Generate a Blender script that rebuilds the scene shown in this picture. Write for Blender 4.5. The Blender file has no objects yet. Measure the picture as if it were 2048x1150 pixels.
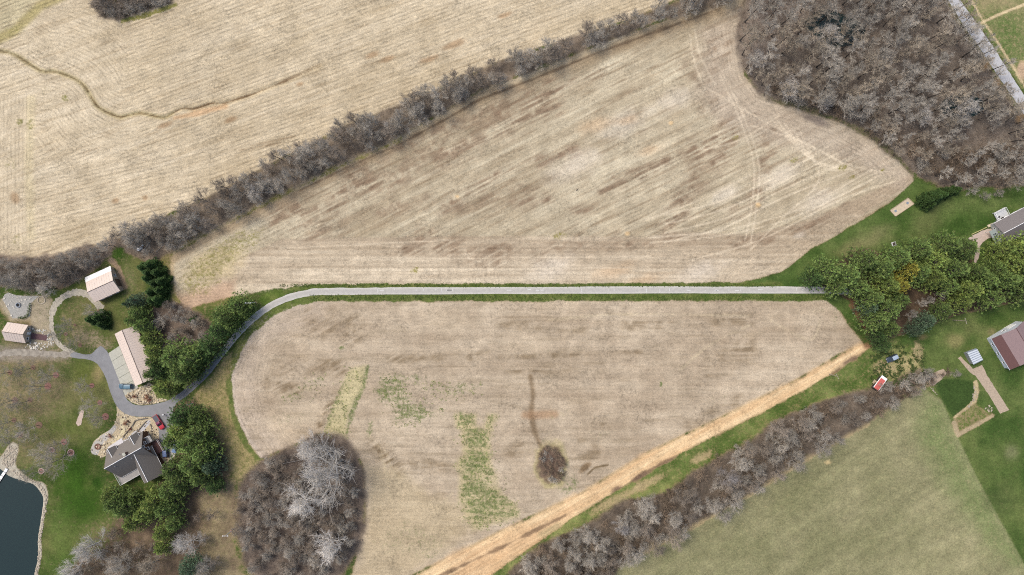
import bpy, bmesh, math, random
import numpy as np
from mathutils import Vector, Matrix

# ------------------------------------------------------------------ camera, world, sun, exposure
sc = bpy.context.scene
S = 0.19            # metres on the ground per photograph pixel
H = 260.0           # height of the drone above the ground
W2, H2 = 1024.0, 575.0
cam_d = bpy.data.cameras.new("camera"); cam = bpy.data.objects.new("camera", cam_d)
sc.collection.objects.link(cam); sc.camera = cam
cam.location = (0, 0, H); cam.rotation_euler = (0, 0, 0)
cam_d.sensor_width = 36.0; cam_d.lens = 36.0 * H / (2048 * S)
cam_d.clip_start = 1.0; cam_d.clip_end = 6000.0

SUN_TO = Vector((-0.82, 0.57, 0)).normalized()      # horizontal direction towards the sun
SUN_EL = math.radians(56)
wd = bpy.data.worlds.new("World"); sc.world = wd; wd.use_nodes = True
wn = wd.node_tree.nodes; wl = wd.node_tree.links
sky = wn.new('ShaderNodeTexSky'); sky.sky_type = 'NISHITA'; sky.sun_disc = False
sky.sun_elevation = SUN_EL; sky.sun_rotation = math.atan2(SUN_TO.x, SUN_TO.y)
sky.air_density = 1.0; sky.dust_density = 4.0; sky.ozone_density = 1.0
bg = wn['Background']; bg.inputs['Strength'].default_value = 0.145
wl.new(sky.outputs[0], bg.inputs[0])
sd_ = bpy.data.lights.new("sun", 'SUN'); sd_.energy = 1.35; sd_.angle = math.radians(22); sd_.color = (1.0, 0.95, 0.88)
sun = bpy.data.objects.new("sun", sd_); sc.collection.objects.link(sun)
sv = Vector((SUN_TO.x*math.cos(SUN_EL), SUN_TO.y*math.cos(SUN_EL), math.sin(SUN_EL)))
sun.rotation_euler = sv.to_track_quat('Z', 'Y').to_euler(); sun.location = (-60, 60, 200)
vs = sc.view_settings
vs.view_transform = 'Standard'; vs.look = 'None'; vs.gamma = 1.0; vs.use_curve_mapping = False
vs.exposure = 0.66
sc.cycles.max_bounces = 5
sc.cycles.use_denoising = False      # keep twigs, stubble and needles crisp
sc.cycles.filter_width = 1.1

# ------------------------------------------------------------------ helpers
COL = sc.collection
R = random.Random(11)
NR = np.random.RandomState(5)
K = 1.45           # brightness of the daylight: picture value = albedo * K

def P(px, py, h=0.0):
    """world point at height h that is seen at photograph pixel px,py (nadir lens)"""
    f = S * (H - h) / H
    return Vector(((px - W2) * f, (H2 - py) * f, h))

def lin(c):
    out = []
    for v in c:
        v = v / 255.0
        out.append(v / 12.92 if v <= 0.04045 else ((v + 0.055) / 1.055) ** 2.4)
    return out

def alb(r, g, b, k=K):
    return tuple(min(0.85, v / k) for v in lin((r, g, b)))

def tag(o, label=None, cat=None, group=None, kind=None):
    if label: o['label'] = label
    if cat: o['category'] = cat
    if group: o['group'] = group
    if kind: o['kind'] = kind
    return o

def empty(name, loc=(0, 0, 0), rz=0.0):
    o = bpy.data.objects.new(name, None); COL.objects.link(o)
    o.location = loc; o.rotation_euler = (0, 0, rz); o.empty_display_size = 0.3
    return o

def add_obj(name, me, parent=None, loc=None):
    o = bpy.data.objects.new(name, me); COL.objects.link(o)
    if parent is not None: o.parent = parent
    if loc is not None: o.location = loc
    return o

class MB:
    def __init__(s): s.v = []; s.f = []; s.c = None
    def face(s, pts):
        b = len(s.v); s.v += [tuple(p) for p in pts]; s.f.append(tuple(range(b, b + len(pts))))
    def prism(s, poly, z0, z1, top=True):
        """vertical prism over a 2D outline (counter clockwise)"""
        a = sum(poly[i][0]*poly[(i+1) % len(poly)][1] - poly[(i+1) % len(poly)][0]*poly[i][1] for i in range(len(poly)))
        if a < 0: poly = poly[::-1]
        n = len(poly); b = len(s.v)
        s.v += [(p[0], p[1], z0) for p in poly] + [(p[0], p[1], z1) for p in poly]
        for i in range(n):
            j = (i + 1) % n; s.f.append((b+i, b+j, b+n+j, b+n+i))
        s.f.append(tuple(range(b+n, b+2*n))); s.f.append(tuple(range(b+n-1, b-1, -1)))
    def box(s, c, d, rz=0.0):
        cx, cy, cz = c; hx, hy, hz = d[0]/2, d[1]/2, d[2]/2
        ca, sa = math.cos(rz), math.sin(rz)
        pl = [(cx + x*ca - y*sa, cy + x*sa + y*ca) for x, y in ((-hx, -hy), (hx, -hy), (hx, hy), (-hx, hy))]
        s.prism(pl, cz - hz, cz + hz)
    def slab(s, quad, th):
        """solid slab: quad of 3D points (top), thickness th downwards along its normal"""
        q = [Vector(p) for p in quad]
        n = (q[1]-q[0]).cross(q[2]-q[0]).normalized()
        if n.z < 0: q = q[::-1]; n = -n
        lo = [p - n*th for p in q]; k = len(q); b = len(s.v)
        s.v += [tuple(p) for p in q] + [tuple(p) for p in lo]
        s.f.append(tuple(range(b, b+k))); s.f.append(tuple(range(b+2*k-1, b+k-1, -1)))
        for i in range(k):
            j = (i+1) % k; s.f.append((b+k+i, b+k+j, b+j, b+i))
    def tube(s, pts, rad, n=6, cap=True):
        pts = [Vector(p) for p in pts]; b0 = len(s.v)
        for i, p in enumerate(pts):
            t = (pts[min(i+1, len(pts)-1)] - pts[max(i-1, 0)])
            if t.length < 1e-6: t = Vector((0, 0, 1))
            t.normalize()
            a = t.cross(Vector((0, 0, 1)) if abs(t.z) < 0.95 else Vector((1, 0, 0))).normalized(); c = t.cross(a)
            r = rad[i] if isinstance(rad, (list, tuple)) else rad
            for k in range(n):
                w = 2*math.pi*k/n
                s.v.append(tuple(p + a*(r*math.cos(w)) + c*(r*math.sin(w))))
        for i in range(len(pts)-1):
            for k in range(n):
                a0 = b0+i*n+k; a1 = b0+i*n+(k+1) % n
                s.f.append((a0, a1, a1+n, a0+n))
        if cap:
            s.f.append(tuple(b0+k for k in range(n-1, -1, -1))); e = b0+(len(pts)-1)*n
            s.f.append(tuple(e+k for k in range(n)))
    def mesh(s, name, mat=None, smooth=False):
        me = bpy.data.meshes.new(name); me.from_pydata(s.v, [], s.f)
        if mat: me.materials.append(mat)
        if smooth: me.polygons.foreach_set('use_smooth', [True]*len(me.polygons))
        me.update(); return me
    def build(s, name, mat, parent=None, smooth=False):
        return add_obj(name, s.mesh(name, mat, smooth), parent)

# ------------------------------------------------------------------ materials
def nodes(m):
    m.use_nodes = True
    return m.node_tree.nodes, m.node_tree.links, m.node_tree.nodes['Principled BSDF']

def mat(name, col, rough=0.8, var=0.12, scale=3.0, metal=0.0, spec=0.3, bump=0.0, stretch=None, objvar=0.0):
    m = bpy.data.materials.new(name); n, l, b = nodes(m)
    b.inputs['Roughness'].default_value = rough; b.inputs['Metallic'].default_value = metal
    b.inputs['Specular IOR Level'].default_value = spec
    tc = n.new('ShaderNodeTexCoord'); vec = tc.outputs['Object']
    if stretch:
        mp = n.new('ShaderNodeMapping'); mp.inputs['Scale'].default_value = stretch
        l.new(vec, mp.inputs['Vector']); vec = mp.outputs[0]
    nz = n.new('ShaderNodeTexNoise'); nz.inputs['Scale'].default_value = scale; nz.inputs['Detail'].default_value = 6
    nz.inputs['Roughness'].default_value = 0.65
    l.new(vec, nz.inputs['Vector'])
    mr = n.new('ShaderNodeMapRange'); mr.inputs['From Min'].default_value = 0.25; mr.inputs['From Max'].default_value = 0.75
    mr.inputs['To Min'].default_value = 1 - var*1.6; mr.inputs['To Max'].default_value = 1 + var*1.6
    l.new(nz.outputs['Fac'], mr.inputs['Value'])
    mx = n.new('ShaderNodeVectorMath'); mx.operation = 'SCALE'; mx.inputs[0].default_value = col[:3]
    l.new(mr.outputs[0], mx.inputs['Scale']); out = mx.outputs[0]
    if objvar:
        oi = n.new('ShaderNodeObjectInfo'); m2 = n.new('ShaderNodeMapRange')
        m2.inputs['To Min'].default_value = 1-objvar; m2.inputs['To Max'].default_value = 1+objvar
        l.new(oi.outputs['Random'], m2.inputs['Value'])
        s2 = n.new('ShaderNodeVectorMath'); s2.operation = 'SCALE'; l.new(out, s2.inputs[0]); l.new(m2.outputs[0], s2.inputs['Scale']); out = s2.outputs[0]
    l.new(out, b.inputs['Base Color'])
    if bump:
        bp = n.new('ShaderNodeBump'); bp.inputs['Strength'].default_value = bump; bp.inputs['Distance'].default_value = 0.1
        l.new(nz.outputs['Fac'], bp.inputs['Height']); l.new(bp.outputs[0], b.inputs['Normal'])
    return m

def mat_objcolor(name, rough=0.75, rnd=0.25, spec=0.25, trans=0.0, attr=None):
    """colour comes from the object's own colour, varied per object and per leaf tuft"""
    m = bpy.data.materials.new(name); n, l, b = nodes(m)
    b.inputs['Roughness'].default_value = rough; b.inputs['Specular IOR Level'].default_value = spec
    oi = n.new('ShaderNodeObjectInfo'); out = oi.outputs['Color']
    if attr:
        at = n.new('ShaderNodeAttribute'); at.attribute_name = attr
        mx = n.new('ShaderNodeMix'); mx.data_type = 'RGBA'; mx.blend_type = 'MULTIPLY'; mx.inputs['Factor'].default_value = 1.0
        l.new(out, mx.inputs['A']); l.new(at.outputs['Color'], mx.inputs['B']); out = mx.outputs['Result']
    mr = n.new('ShaderNodeMapRange'); mr.inputs['To Min'].default_value = 1-rnd; mr.inputs['To Max'].default_value = 1+rnd
    l.new(oi.outputs['Random'], mr.inputs['Value'])
    sc_ = n.new('ShaderNodeVectorMath'); sc_.operation = 'SCALE'; l.new(out, sc_.inputs[0]); l.new(mr.outputs[0], sc_.inputs['Scale'])
    l.new(sc_.outputs[0], b.inputs['Base Color'])
    return m

# ------------------------------------------------------------------ numpy noise and masks (photograph pixels as map units)
_T = [np.random.RandomState(100+i).rand(256, 256).astype(np.float32) for i in range(6)]
def vnoise(x, y, seed=0):
    t = _T[seed % 6]; xi = np.floor(x).astype(np.int64); yi = np.floor(y).astype(np.int64)
    fx = (x-xi); fy = (y-yi); fx = fx*fx*(3-2*fx); fy = fy*fy*(3-2*fy)
    o = seed*37
    a = t[(xi+o) & 255, yi & 255]; b = t[(xi+1+o) & 255, yi & 255]; c = t[(xi+o) & 255, (yi+1) & 255]; d = t[(xi+1+o) & 255, (yi+1) & 255]
    return (a*(1-fx)+b*fx)*(1-fy) + (c*(1-fx)+d*fx)*fy
def fbm(x, y, sc_, seed=0, octv=4, gain=0.55):
    r = 0; amp = 1; tot = 0; f = 1.0/sc_
    for i in range(octv):
        r = r + amp*vnoise(x*f+i*17.3, y*f+i*9.1, seed+i); tot += amp; amp *= gain; f *= 2.03
    return r/tot
def sstep(a, b, x):
    t = np.clip((x-a)/(b-a), 0, 1); return t*t*(3-2*t)
def poly_sd(pts, x, y):
    """signed distance, positive inside"""
    d = np.full(x.shape, 1e9, np.float32); ins = np.zeros(x.shape, bool); n = len(pts)
    for i in range(n):
        x0, y0 = pts[i]; x1, y1 = pts[(i+1) % n]
        dx, dy = x1-x0, y1-y0; L = dx*dx+dy*dy+1e-9
        t = np.clip(((x-x0)*dx+(y-y0)*dy)/L, 0, 1)
        d = np.minimum(d, (x-x0-t*dx)**2+(y-y0-t*dy)**2)
        if y0 != y1:
            c = ((y0 > y) != (y1 > y)) & (x < (x1-x0)*(y-y0)/(y1-y0)+x0); ins ^= c
    d = np.sqrt(d); return np.where(ins, d, -d)
def line_d(pts, x, y):
    d = np.full(x.shape, 1e9, np.float32)
    for i in range(len(pts)-1):
        x0, y0 = pts[i]; x1, y1 = pts[i+1]; dx, dy = x1-x0, y1-y0; L = dx*dx+dy*dy+1e-9
        t = np.clip(((x-x0)*dx+(y-y0)*dy)/L, 0, 1)
        d = np.minimum(d, (x-x0-t*dx)**2+(y-y0-t*dy)**2)
    return np.sqrt(d)
def smooth(pts, n=6, closed=False):
    """Catmull-Rom through the points"""
    out = []; m = len(pts)
    rng = range(m) if closed else range(m-1)
    for i in rng:
        g = (lambda k: pts[k % m]) if closed else (lambda k: pts[min(max(k, 0), m-1)])
        p0, p1, p2, p3 = g(i-1), g(i), g(i+1), g(i+2)
        for k in range(n):
            t = k/n
            out.append(tuple(0.5*((2*p1[j])+(-p0[j]+p2[j])*t+(2*p0[j]-5*p1[j]+4*p2[j]-p3[j])*t*t+(-p0[j]+3*p1[j]-3*p2[j]+p3[j])*t**3) for j in (0, 1)))
    if not closed: out.append(tuple(pts[-1]))
    return out

# ------------------------------------------------------------------ map outlines (photograph pixels at ground level)
GULLY = smooth([(-60, 92), (0, 102), (30, 110), (80, 141), (110, 143), (150, 158), (170, 175), (185, 200), (200, 217), (235, 233), (250, 232), (280, 226), (325, 235), (345, 226), (365, 216), (385, 218), (410, 210), (430, 205), (440, 208), (470, 199), (490, 193), (520, 182), (600, 150), (640, 133)], 3)
HEDGE_UP = [(-80, 536), (60, 530), (160, 512), (235, 478), (320, 437), (430, 388), (560, 318), (700, 248), (820, 203), (900, 168), (1000, 122), (1120, 84), (1250, 42), (1380, -10), (1400, -60)]
HEDGE_LO = [(1480, -60), (1450, 5), (1330, 40), (1200, 88), (1080, 137), (960, 182), (880, 228), (800, 272), (690, 322), (600, 367), (500, 417), (420, 457), (345, 502), (300, 527), (262, 508), (225, 500), (190, 540), (120, 578), (60, 576), (0, 560), (-80, 560)]
HEDGE = HEDGE_UP + HEDGE_LO
FIELD1 = [(-90, -60), (1400, -60)] + HEDGE_UP[::-1][1:] + [(-90, 536)]
FIELD2 = [(345, 500)] + [(420, 457), (500, 417), (600, 367), (690, 322), (800, 272), (880, 228), (960, 182), (1080, 137), (1200, 88), (1330, 40), (1450, 5), (1480, -60), (1500, -60), (1482, 30), (1474, 90), (1490, 150), (1520, 190), (1600, 214), (1680, 242), (1745, 275), (1800, 322), (1830, 360), (1780, 405), (1700, 455), (1620, 500), (1562, 545), (1480, 565), (900, 569), (640, 568), (560, 574), (500, 588), (430, 600), (372, 618), (352, 590), (342, 540)]
F3_LEFT = [(600, 603), (545, 622), (505, 648), (478, 685), (462, 735), (462, 790), (475, 840), (498, 885), (522, 918)]
FIELD3 = [(640, 602), (1000, 603), (1400, 601), (1645, 599), (1672, 610), (1692, 640), (1724, 688), (1700, 697), (1600, 755), (1469, 820), (1293, 905), (1164, 984), (1000, 1062), (820, 1152), (760, 1210), (690, 1210), (710, 1120), (732, 1040), (728, 930), (690, 878), (640, 866), (600, 885)] + F3_LEFT[::-1]
STRAW = [(700, 1215), (830, 1150), (1000, 1062), (1164, 984), (1293, 905), (1469, 820), (1600, 755), (1700, 697), (1724, 688), (1748, 690), (1700, 726), (1620, 775), (1533, 822), (1395, 890), (1322, 931), (1230, 985), (1140, 1040), (1070, 1090), (1000, 1139), (900, 1210)]
HEDGE2 = [(960, 1210), (1030, 1130), (1085, 1085), (1150, 1060), (1245, 1003), (1330, 985), (1400, 935), (1500, 880), (1560, 835), (1640, 805), (1700, 785), (1780, 765), (1842, 738), (1848, 752), (1820, 785), (1735, 845), (1630, 905), (1510, 978), (1410, 1036), (1320, 1085), (1250, 1120), (1170, 1210)]
STRIP2 = [(1748, 690), (1700, 726), (1620, 775), (1533, 822), (1395, 890), (1322, 931), (1230, 985), (1140, 1040), (1070, 1090), (1000, 1139), (900, 1210), (960, 1210), (1030, 1130), (1085, 1085), (1150, 1060), (1245, 1003), (1330, 985), (1400, 935), (1500, 880), (1560, 835), (1640, 805), (1700, 785), (1780, 765), (1842, 738), (1822, 690), (1790, 672)]
MEADOW = [(1170, 1210), (1250, 1120), (1320, 1085), (1410, 1036), (1510, 978), (1630, 905), (1735, 845), (1820, 785), (1850, 775), (1885, 800), (1908, 855), (1955, 955), (2048, 1125), (2090, 1210)]
THICKET = smooth([(482, 965), (525, 917), (600, 886), (640, 866), (690, 878), (722, 930), (732, 1000), (728, 1060), (706, 1120), (650, 1165), (520, 1165), (478, 1090), (466, 1020)], 4, True)
WOODS = [(1500, -60), (1482, 30), (1474, 90), (1490, 150), (1520, 190), (1600, 214), (1680, 242), (1745, 275), (1800, 322), (1835, 352), (1890, 380), (1960, 372), (2110, 372), (2110, 330), (2048, 240), (2030, 213), (1990, 152), (1950, 95), (1925, 55), (1893, 0), (1860, -60)]
ROAD_L = [(1862, -60), (1896, 0), (1928, 53), (1957, 92), (1993, 148), (2035, 208), (2048, 229), (2110, 330)]
ROAD_R = [(1888, -60), (1920, 0), (1952, 45), (1993, 104), (2032, 166), (2048, 190), (2110, 290)]
DRIVE_C = [(1735, 583), (1650, 580.5), (1500, 580), (1300, 580), (1000, 581), (800, 582), (730, 582.5), (660, 583), (630, 584), (591, 591), (554, 605), (527, 621), (502, 641), (473, 670), (440, 711), (412, 747), (374, 783), (345, 803)]
YARD_ASPHALT = smooth([(330, 803), (305, 809), (278, 811), (260, 804), (249, 790), (241, 763), (229, 735), (217, 707), (210, 698), (202, 692), (194, 697), (182, 708), (165, 708), (148, 704), (140, 711), (150, 716), (176, 719), (195, 728), (211, 754), (221, 784), (233, 811), (250, 827), (274, 833), (300, 833), (311, 838), (317, 860), (321, 886), (341, 877), (358, 856), (350, 840), (346, 822), (352, 806), (345, 798)], 3, True)
POND = smooth([(-80, 931), (-20, 931), (0, 936), (19, 951), (45, 960), (68, 968), (84, 987), (88, 1003), (83, 1041), (77, 1082), (78, 1114), (70, 1150), (62, 1215), (-80, 1215)], 4, True)
SHORE = smooth([(-80, 900), (-10, 902), (0, 915), (22, 887), (37, 894), (32, 928), (50, 950), (68, 961), (86, 964), (94, 977), (95, 998), (89, 1031), (82, 1073), (83, 1110), (74, 1150), (66, 1215), (-80, 1215)], 4, True)
BED = [(233, 812), (250, 828), (274, 834), (300, 834), (311, 839), (317, 860), (321, 886), (328, 905), (345, 915), (335, 940), (300, 930), (260, 900), (225, 905), (205, 915), (190, 908), (181, 900), (188, 882), (205, 868), (222, 858), (231, 845), (235, 830)]
EBED = [(249, 791), (268, 778), (285, 772), (300, 765), (310, 775), (312, 795), (334, 800), (305, 808), (278, 810), (262, 804)]

# ------------------------------------------------------------------ the ground: one painted map, cut into fields, lawns and floors
GX0, GX1, GY0, GY1, ST = -205.0, 205.0, -119.0, 119.0, 0.5
nx = int((GX1-GX0)/ST)+1; ny = int((GY1-GY0)/ST)+1
gx = np.linspace(GX0, GX1, nx); gy = np.linspace(GY0, GY1, ny)
WX, WY = np.meshgrid(gx, gy); WX = WX.ravel().astype(np.float32); WY = WY.ravel().astype(np.float32)
X = WX/S+W2; Y = H2-WY/S
N = X.size
n_big = fbm(X, Y, 160, 1); n_mid = fbm(X, Y, 45, 2); n_sm = fbm(X, Y, 14, 3)
wob = (fbm(X, Y, 22, 4)-0.5)
soil = np.zeros((N, 3), np.float32); veg = np.zeros((N, 3), np.float32); cov = np.zeros(N, np.float32)
ru = X*S; rv = Y*S; ru = ru.copy(); rv = rv.copy(); rstr = np.full(N, 0.06, np.float32)
gz = np.zeros(N, np.float32)

def area(pts, feather=4.0, amp=10.0):
    xs = [p[0] for p in pts]; ys = [p[1] for p in pts]; m = feather+amp+6
    i = np.nonzero((X > min(xs)-m) & (X < max(xs)+m) & (Y > min(ys)-m) & (Y < max(ys)+m))[0]
    sd = poly_sd(pts, X[i], Y[i]) + wob[i]*amp*2
    return i, sstep(-feather, feather, sd)
def stroke(pts, w, feather=3.0, amp=4.0):
    xs = [p[0] for p in pts]; ys = [p[1] for p in pts]; m = w+feather+amp+6
    i = np.nonzero((X > min(xs)-m) & (X < max(xs)+m) & (Y > min(ys)-m) & (Y < max(ys)+m))[0]
    d = line_d(pts, X[i], Y[i]) + wob[i]*amp*2
    return i, 1-sstep(w-feather, w+feather, d)
def blob(x, y, rx, ry=None, ang=0, soft=0.6):
    ry = ry or rx; m = max(rx, ry)*1.6
    i = np.nonzero((abs(X-x) < m) & (abs(Y-y) < m))[0]
    a = math.radians(ang); dx = X[i]-x; dy = Y[i]-y
    u = (dx*math.cos(a)-dy*math.sin(a))/rx; v = (dx*math.sin(a)+dy*math.cos(a))/ry
    d = np.sqrt(u*u+v*v)+wob[i]*0.9
    return i, 1-sstep(1-soft, 1+soft*0.5, d)
def pmix(arr, im, col, st=1.0):
    i, m = im; m = (m*st)[:, None]; arr[i] = arr[i]*(1-m)+np.array(col, np.float32)*m
def pcov(im, val, st=1.0):
    i, m = im; m = m*st; cov[i] = cov[i]*(1-m)+val*m
def prow(im, u, v, s):
    i, m = im; k = m > 0.5; j = i[k]; ru[j] = u[j]; rv[j] = v[j]; rstr[j] = s
def rotuv(deg):
    a = math.radians(deg); return (X*math.cos(a)-Y*math.sin(a))*S, (X*math.sin(a)+Y*math.cos(a))*S
def streak(deg, lu, lv, seed):
    u, v = rotuv(deg); return fbm(u/S/lu, v/S/lv, 1.0, seed, 4)
def lerp3(a, b, t):
    return np.array(a, np.float32)*(1-t[:, None])+np.array(b, np.float32)*t[:, None]

# everything starts as lawn
soil[:] = lerp3((128, 112, 78), (158, 140, 104), n_mid)
veg[:] = lerp3((54, 76, 26), (92, 108, 48), np.clip(n_mid*1.3-0.1, 0, 1))
cov[:] = 0.55+0.45*n_big
# ---- field 1: corn stubble
im = area(FIELD1, 3, 5); i, m = im
s1 = streak(20, 130, 7, 0); s1b = streak(20, 60, 3.2, 2)
base = lerp3((180, 163, 131), (219, 204, 174), np.clip((s1*0.45+n_mid*0.3+n_big*0.35)*1.6-0.38, 0, 1))
soil[i] = soil[i]*(1-m[:, None])+base[i]*m[:, None]; cov[i] *= (1-m)
u, v = rotuv(20); prow(im, u, v, 0.62)
bend = area([(-90, 340), (60, 330), (230, 330), (420, 300), (420, 420), (230, 500), (-90, 560)], 2, 3); u, v = rotuv(13); prow((bend[0], bend[1]*(np.isin(bend[0], i[m > 0.5]))), u, v, 0.6)
gd = line_d(GULLY, X, Y)
zc = (Y < 300) & (X < 235+0.15*Y) & (X > 58) & (Y > 15); j = np.nonzero(zc)[0]; rv[j] = gd[j]*S*np.where(n_big[j] > 2, 1, 1); ru[j] = (X[j]+Y[j])*S; rstr[j] = 0.5
zd = (X < 60) & (Y > 190) & (Y < 500); j = np.nonzero(zd)[0]; rv[j] = X[j]*S; ru[j] = Y[j]*S; rstr[j] = 0.4
pmix(soil, stroke([(62, 200), (58, 330), (62, 470)], 9, 6, 3), (205, 190, 150), 0.6)
pmix(soil, area([(-90, -60), (150, -60), (85, 10), (40, 60), (-90, 140)], 14, 14), (190, 178, 140), 0.8)
pmix(soil, stroke([(150, -20), (80, 12), (30, 62), (-40, 95)], 9, 6, 3), (165, 152, 98), 0.75)
for (x, y, r, g) in ((40, 245, 12, .6), (130, 195, 9, .6), (20, 330, 16, .35), (60, 250, 14, .5), (25, 60, 16, .4), (90, 180, 20, .3), (250, 120, 30, .25), (35, 480, 16, .4)):
    pcov(blob(x, y, r), g)
veg_y = (132, 128, 66)
pmix(veg, area([(-90, -60), (800, -60), (240, 480), (-90, 520)], 20, 5), veg_y, 1)
for (x, y, a, b_) in ((30, 395, 9, 14), (230, 402, 8, 6), (290, 395, 7, 6), (745, 110, 16, 7), (775, 118, 18, 6), (905, 90, 26, 8), (860, 118, 24, 7), (460, 240, 14, 6), (330, 250, 22, 6), (600, 168, 10, 5), (1010, 30, 18, 5)):
    pmix(soil, blob(x, y, a, b_, 20), (150, 118, 84), 0.55)
j = i; dk = np.clip(s1b[j]*3.0-1.75, 0, 1)*m*0.55; soil[j] = soil[j]*(1-dk[:, None])+np.array((142, 122, 92), np.float32)*dk[:, None]
# gully
for pts, w, c, st in ((GULLY, 7, (190, 170, 130), 0.35), (GULLY[:40], 4, (158, 150, 100), 0.4), (GULLY[20:66], 1.3, (104, 82, 56), 0.85), (GULLY[:20], 1.3, (104, 86, 58), 0.7), (GULLY[64:], 1.1, (120, 100, 74), 0.6)):
    pmix(soil, stroke(pts, w, min(w, 2.0), 2), c, st)
pmix(soil, stroke([(350, 236), (400, 226), (450, 212)], 5, 4, 4), (205, 166, 122), 0.7)
gz -= (0.45*(1-sstep(0.3, 3.2, gd))*(np.clip((700-X)/200, 0, 1))).astype(np.float32)
for pts in ([(560, 165), (640, 128)], [(480, 300), (560, 286)], [(500, 292), (590, 272)]):
    pmix(soil, stroke(pts, 1.6, 1.5, 2), (140, 118, 90), 0.6)
# ---- field 2: harvested bean field
im = area(FIELD2, 3, 4); i, m = im
s2 = streak(27, 150, 9, 1); s2b = streak(25, 70, 4.0, 3)
base = lerp3((158, 142, 114), (212, 200, 170), np.clip((s2*0.5+n_big*0.3+n_mid*0.3)*1.75-0.48, 0, 1))
soil[i] = soil[i]*(1-m[:, None])+base[i]*m[:, None]; cov[i] *= (1-m)
u, v = rotuv(27); prow(im, u, v, 0.3)
dk = np.clip(s2b[i]*3.2-1.85, 0, 1)*m*0.6; soil[i] = soil[i]*(1-dk[:, None]*1.25)+np.array((134, 114, 88), np.float32)*dk[:, None]*1.25
head2 = area([(560, 478), (900, 472), (1290, 474), (1350, 462), (1500, 470), (1620, 440), (1830, 345), (1830, 362), (1620, 500), (1562, 545), (1480, 565), (640, 569), (430, 600), (372, 618), (400, 560)], 3, 2)
sh = streak(0, 160, 6, 2); bh = lerp3((168, 150, 124), (212, 196, 168), np.clip(sh*1.5-0.25+(Y-520)/220, 0, 1))
ii, mm = head2; soil[ii] = soil[ii]*(1-mm[:, None]*0.85)+bh[ii]*mm[:, None]*0.85
u, v = rotuv(0); prow(head2, u, v, 0.3)
ed = line_d([(1474, 60), (1490, 150), (1520, 190), (1600, 214), (1680, 242), (1745, 275), (1800, 322), (1830, 360), (1780, 405), (1700, 455), (1620, 500), (1562, 545), (1480, 565)], X, Y)
j = i[(ed[i] < 46) & (m > 0.5) & (X[i] > 1400)]; rv[j] = ed[j]*S; ru[j] = (X[j]-Y[j])*S; rstr[j] = 0.35
pmix(soil, area([(1400, 60), (1480, 20), (1495, 150), (1600, 205), (1750, 275), (1830, 350), (1800, 370), (1700, 330), (1560, 290), (1450, 260), (1400, 200)], 25, 12), (186, 170, 150), 0.6)
# greenish yellow tip
pmix(veg, area([(330, 470), (560, 400), (560, 500), (480, 600), (330, 620)], 25, 6), (140, 134, 70), 1)
pcov(area([(350, 570), (380, 520), (470, 460), (540, 450), (520, 490), (450, 545), (420, 590), (370, 600)], 18, 12), 0.55, 0.9)
pcov(blob(660, 372, 60, 12, 27), 0.28, 0.7)
pmix(soil, blob(430, 530, 60, 35, 20), (205, 186, 140), 0.6)
pmix(soil, area([(345, 590), (470, 560), (470, 600), (380, 640)], 12, 6), (184, 146, 116), 0.55)
# border against the hedge: dark brown line, greenish fringe
EDGE2 = [(300, 532), (345, 505), (420, 462), (500, 422), (600, 372), (690, 328), (800, 279), (880, 236), (960, 190), (1080, 144), (1200, 95), (1330, 48), (1440, 8)]
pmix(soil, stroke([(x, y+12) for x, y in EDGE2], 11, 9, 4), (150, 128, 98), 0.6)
pmix(veg, stroke(EDGE2[:7], 16, 8, 3), (122, 118, 58), 1); pcov(stroke([(x, y-2) for x, y in EDGE2[:7]], 8, 5, 4), 0.62)
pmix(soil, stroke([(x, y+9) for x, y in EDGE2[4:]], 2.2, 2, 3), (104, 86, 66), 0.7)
# brown damp patches, broken up along the rows
BR = (136, 115, 92)
def damp(pts, w, st, col=BR, deg=27, seed=4, fe=None):
    i, m = stroke(pts, w, fe or w*0.8, w*0.5); uu, vv = rotuv(deg)
    sn = fbm(uu[i]/S/70, vv[i]/S/4.5, 1.0, seed, 3); m = m*np.clip(sn*3.4-1.05, 0, 1)*np.clip(n_sm[i]*3.0-0.75, 0.1, 1)*np.clip(n_mid[i]*2.6-0.5, 0.15, 1)
    pmix(soil, (i, m), col, min(.95, st*1.3) if deg == 0 else min(.97, st*1.9))
for pts, w, st in (([(1335, 445), (1380, 385), (1430, 325), (1450, 290)], 20, .75), ([(1470, 430), (1510, 400), (1530, 330), (1545, 270)], 16, .6), ([(1380, 305), (1440, 270), (1500, 235)], 22, .5),
                   ([(1230, 356), (1340, 318)], 6, .85), ([(1200, 385), (1420, 300)], 8, .5), ([(1330, 480), (1500, 485), (1620, 455), (1700, 410)], 10, .6), ([(1000, 215), (1200, 150)], 14, .4),
                   ([(900, 420), (1060, 385)], 14, .55), ([(1030, 410), (1100, 395)], 10, .6), ([(1150, 420), (1190, 415)], 10, .55), ([(830, 470), (1000, 520), (1260, 480)], 22, .4), ([(560, 440), (760, 360), (1100, 210)], 26, .5),
                   ([(880, 420), (1000, 350), (1150, 300)], 10, .5), ([(620, 470), (850, 400)], 16, .4), ([(800, 500), (1300, 492)], 9, .55), ([(1500, 30), (1400, 120), (1420, 200)], 30, .4), ([(700, 340), (900, 260), (1100, 170)], 16, .45)):
    damp(pts, w, st)
for x, y, r in ((1472, 275, 9), (1588, 320, 11), (1685, 335, 13), (1705, 355, 10), (1765, 340, 8), (1120, 470, 20), (830, 540, 14)):
    pmix(veg, blob(x, y, r*1.6), (140, 132, 60)); pcov(blob(x, y, r, r*0.6, 20), 0.6, 0.9)
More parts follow.
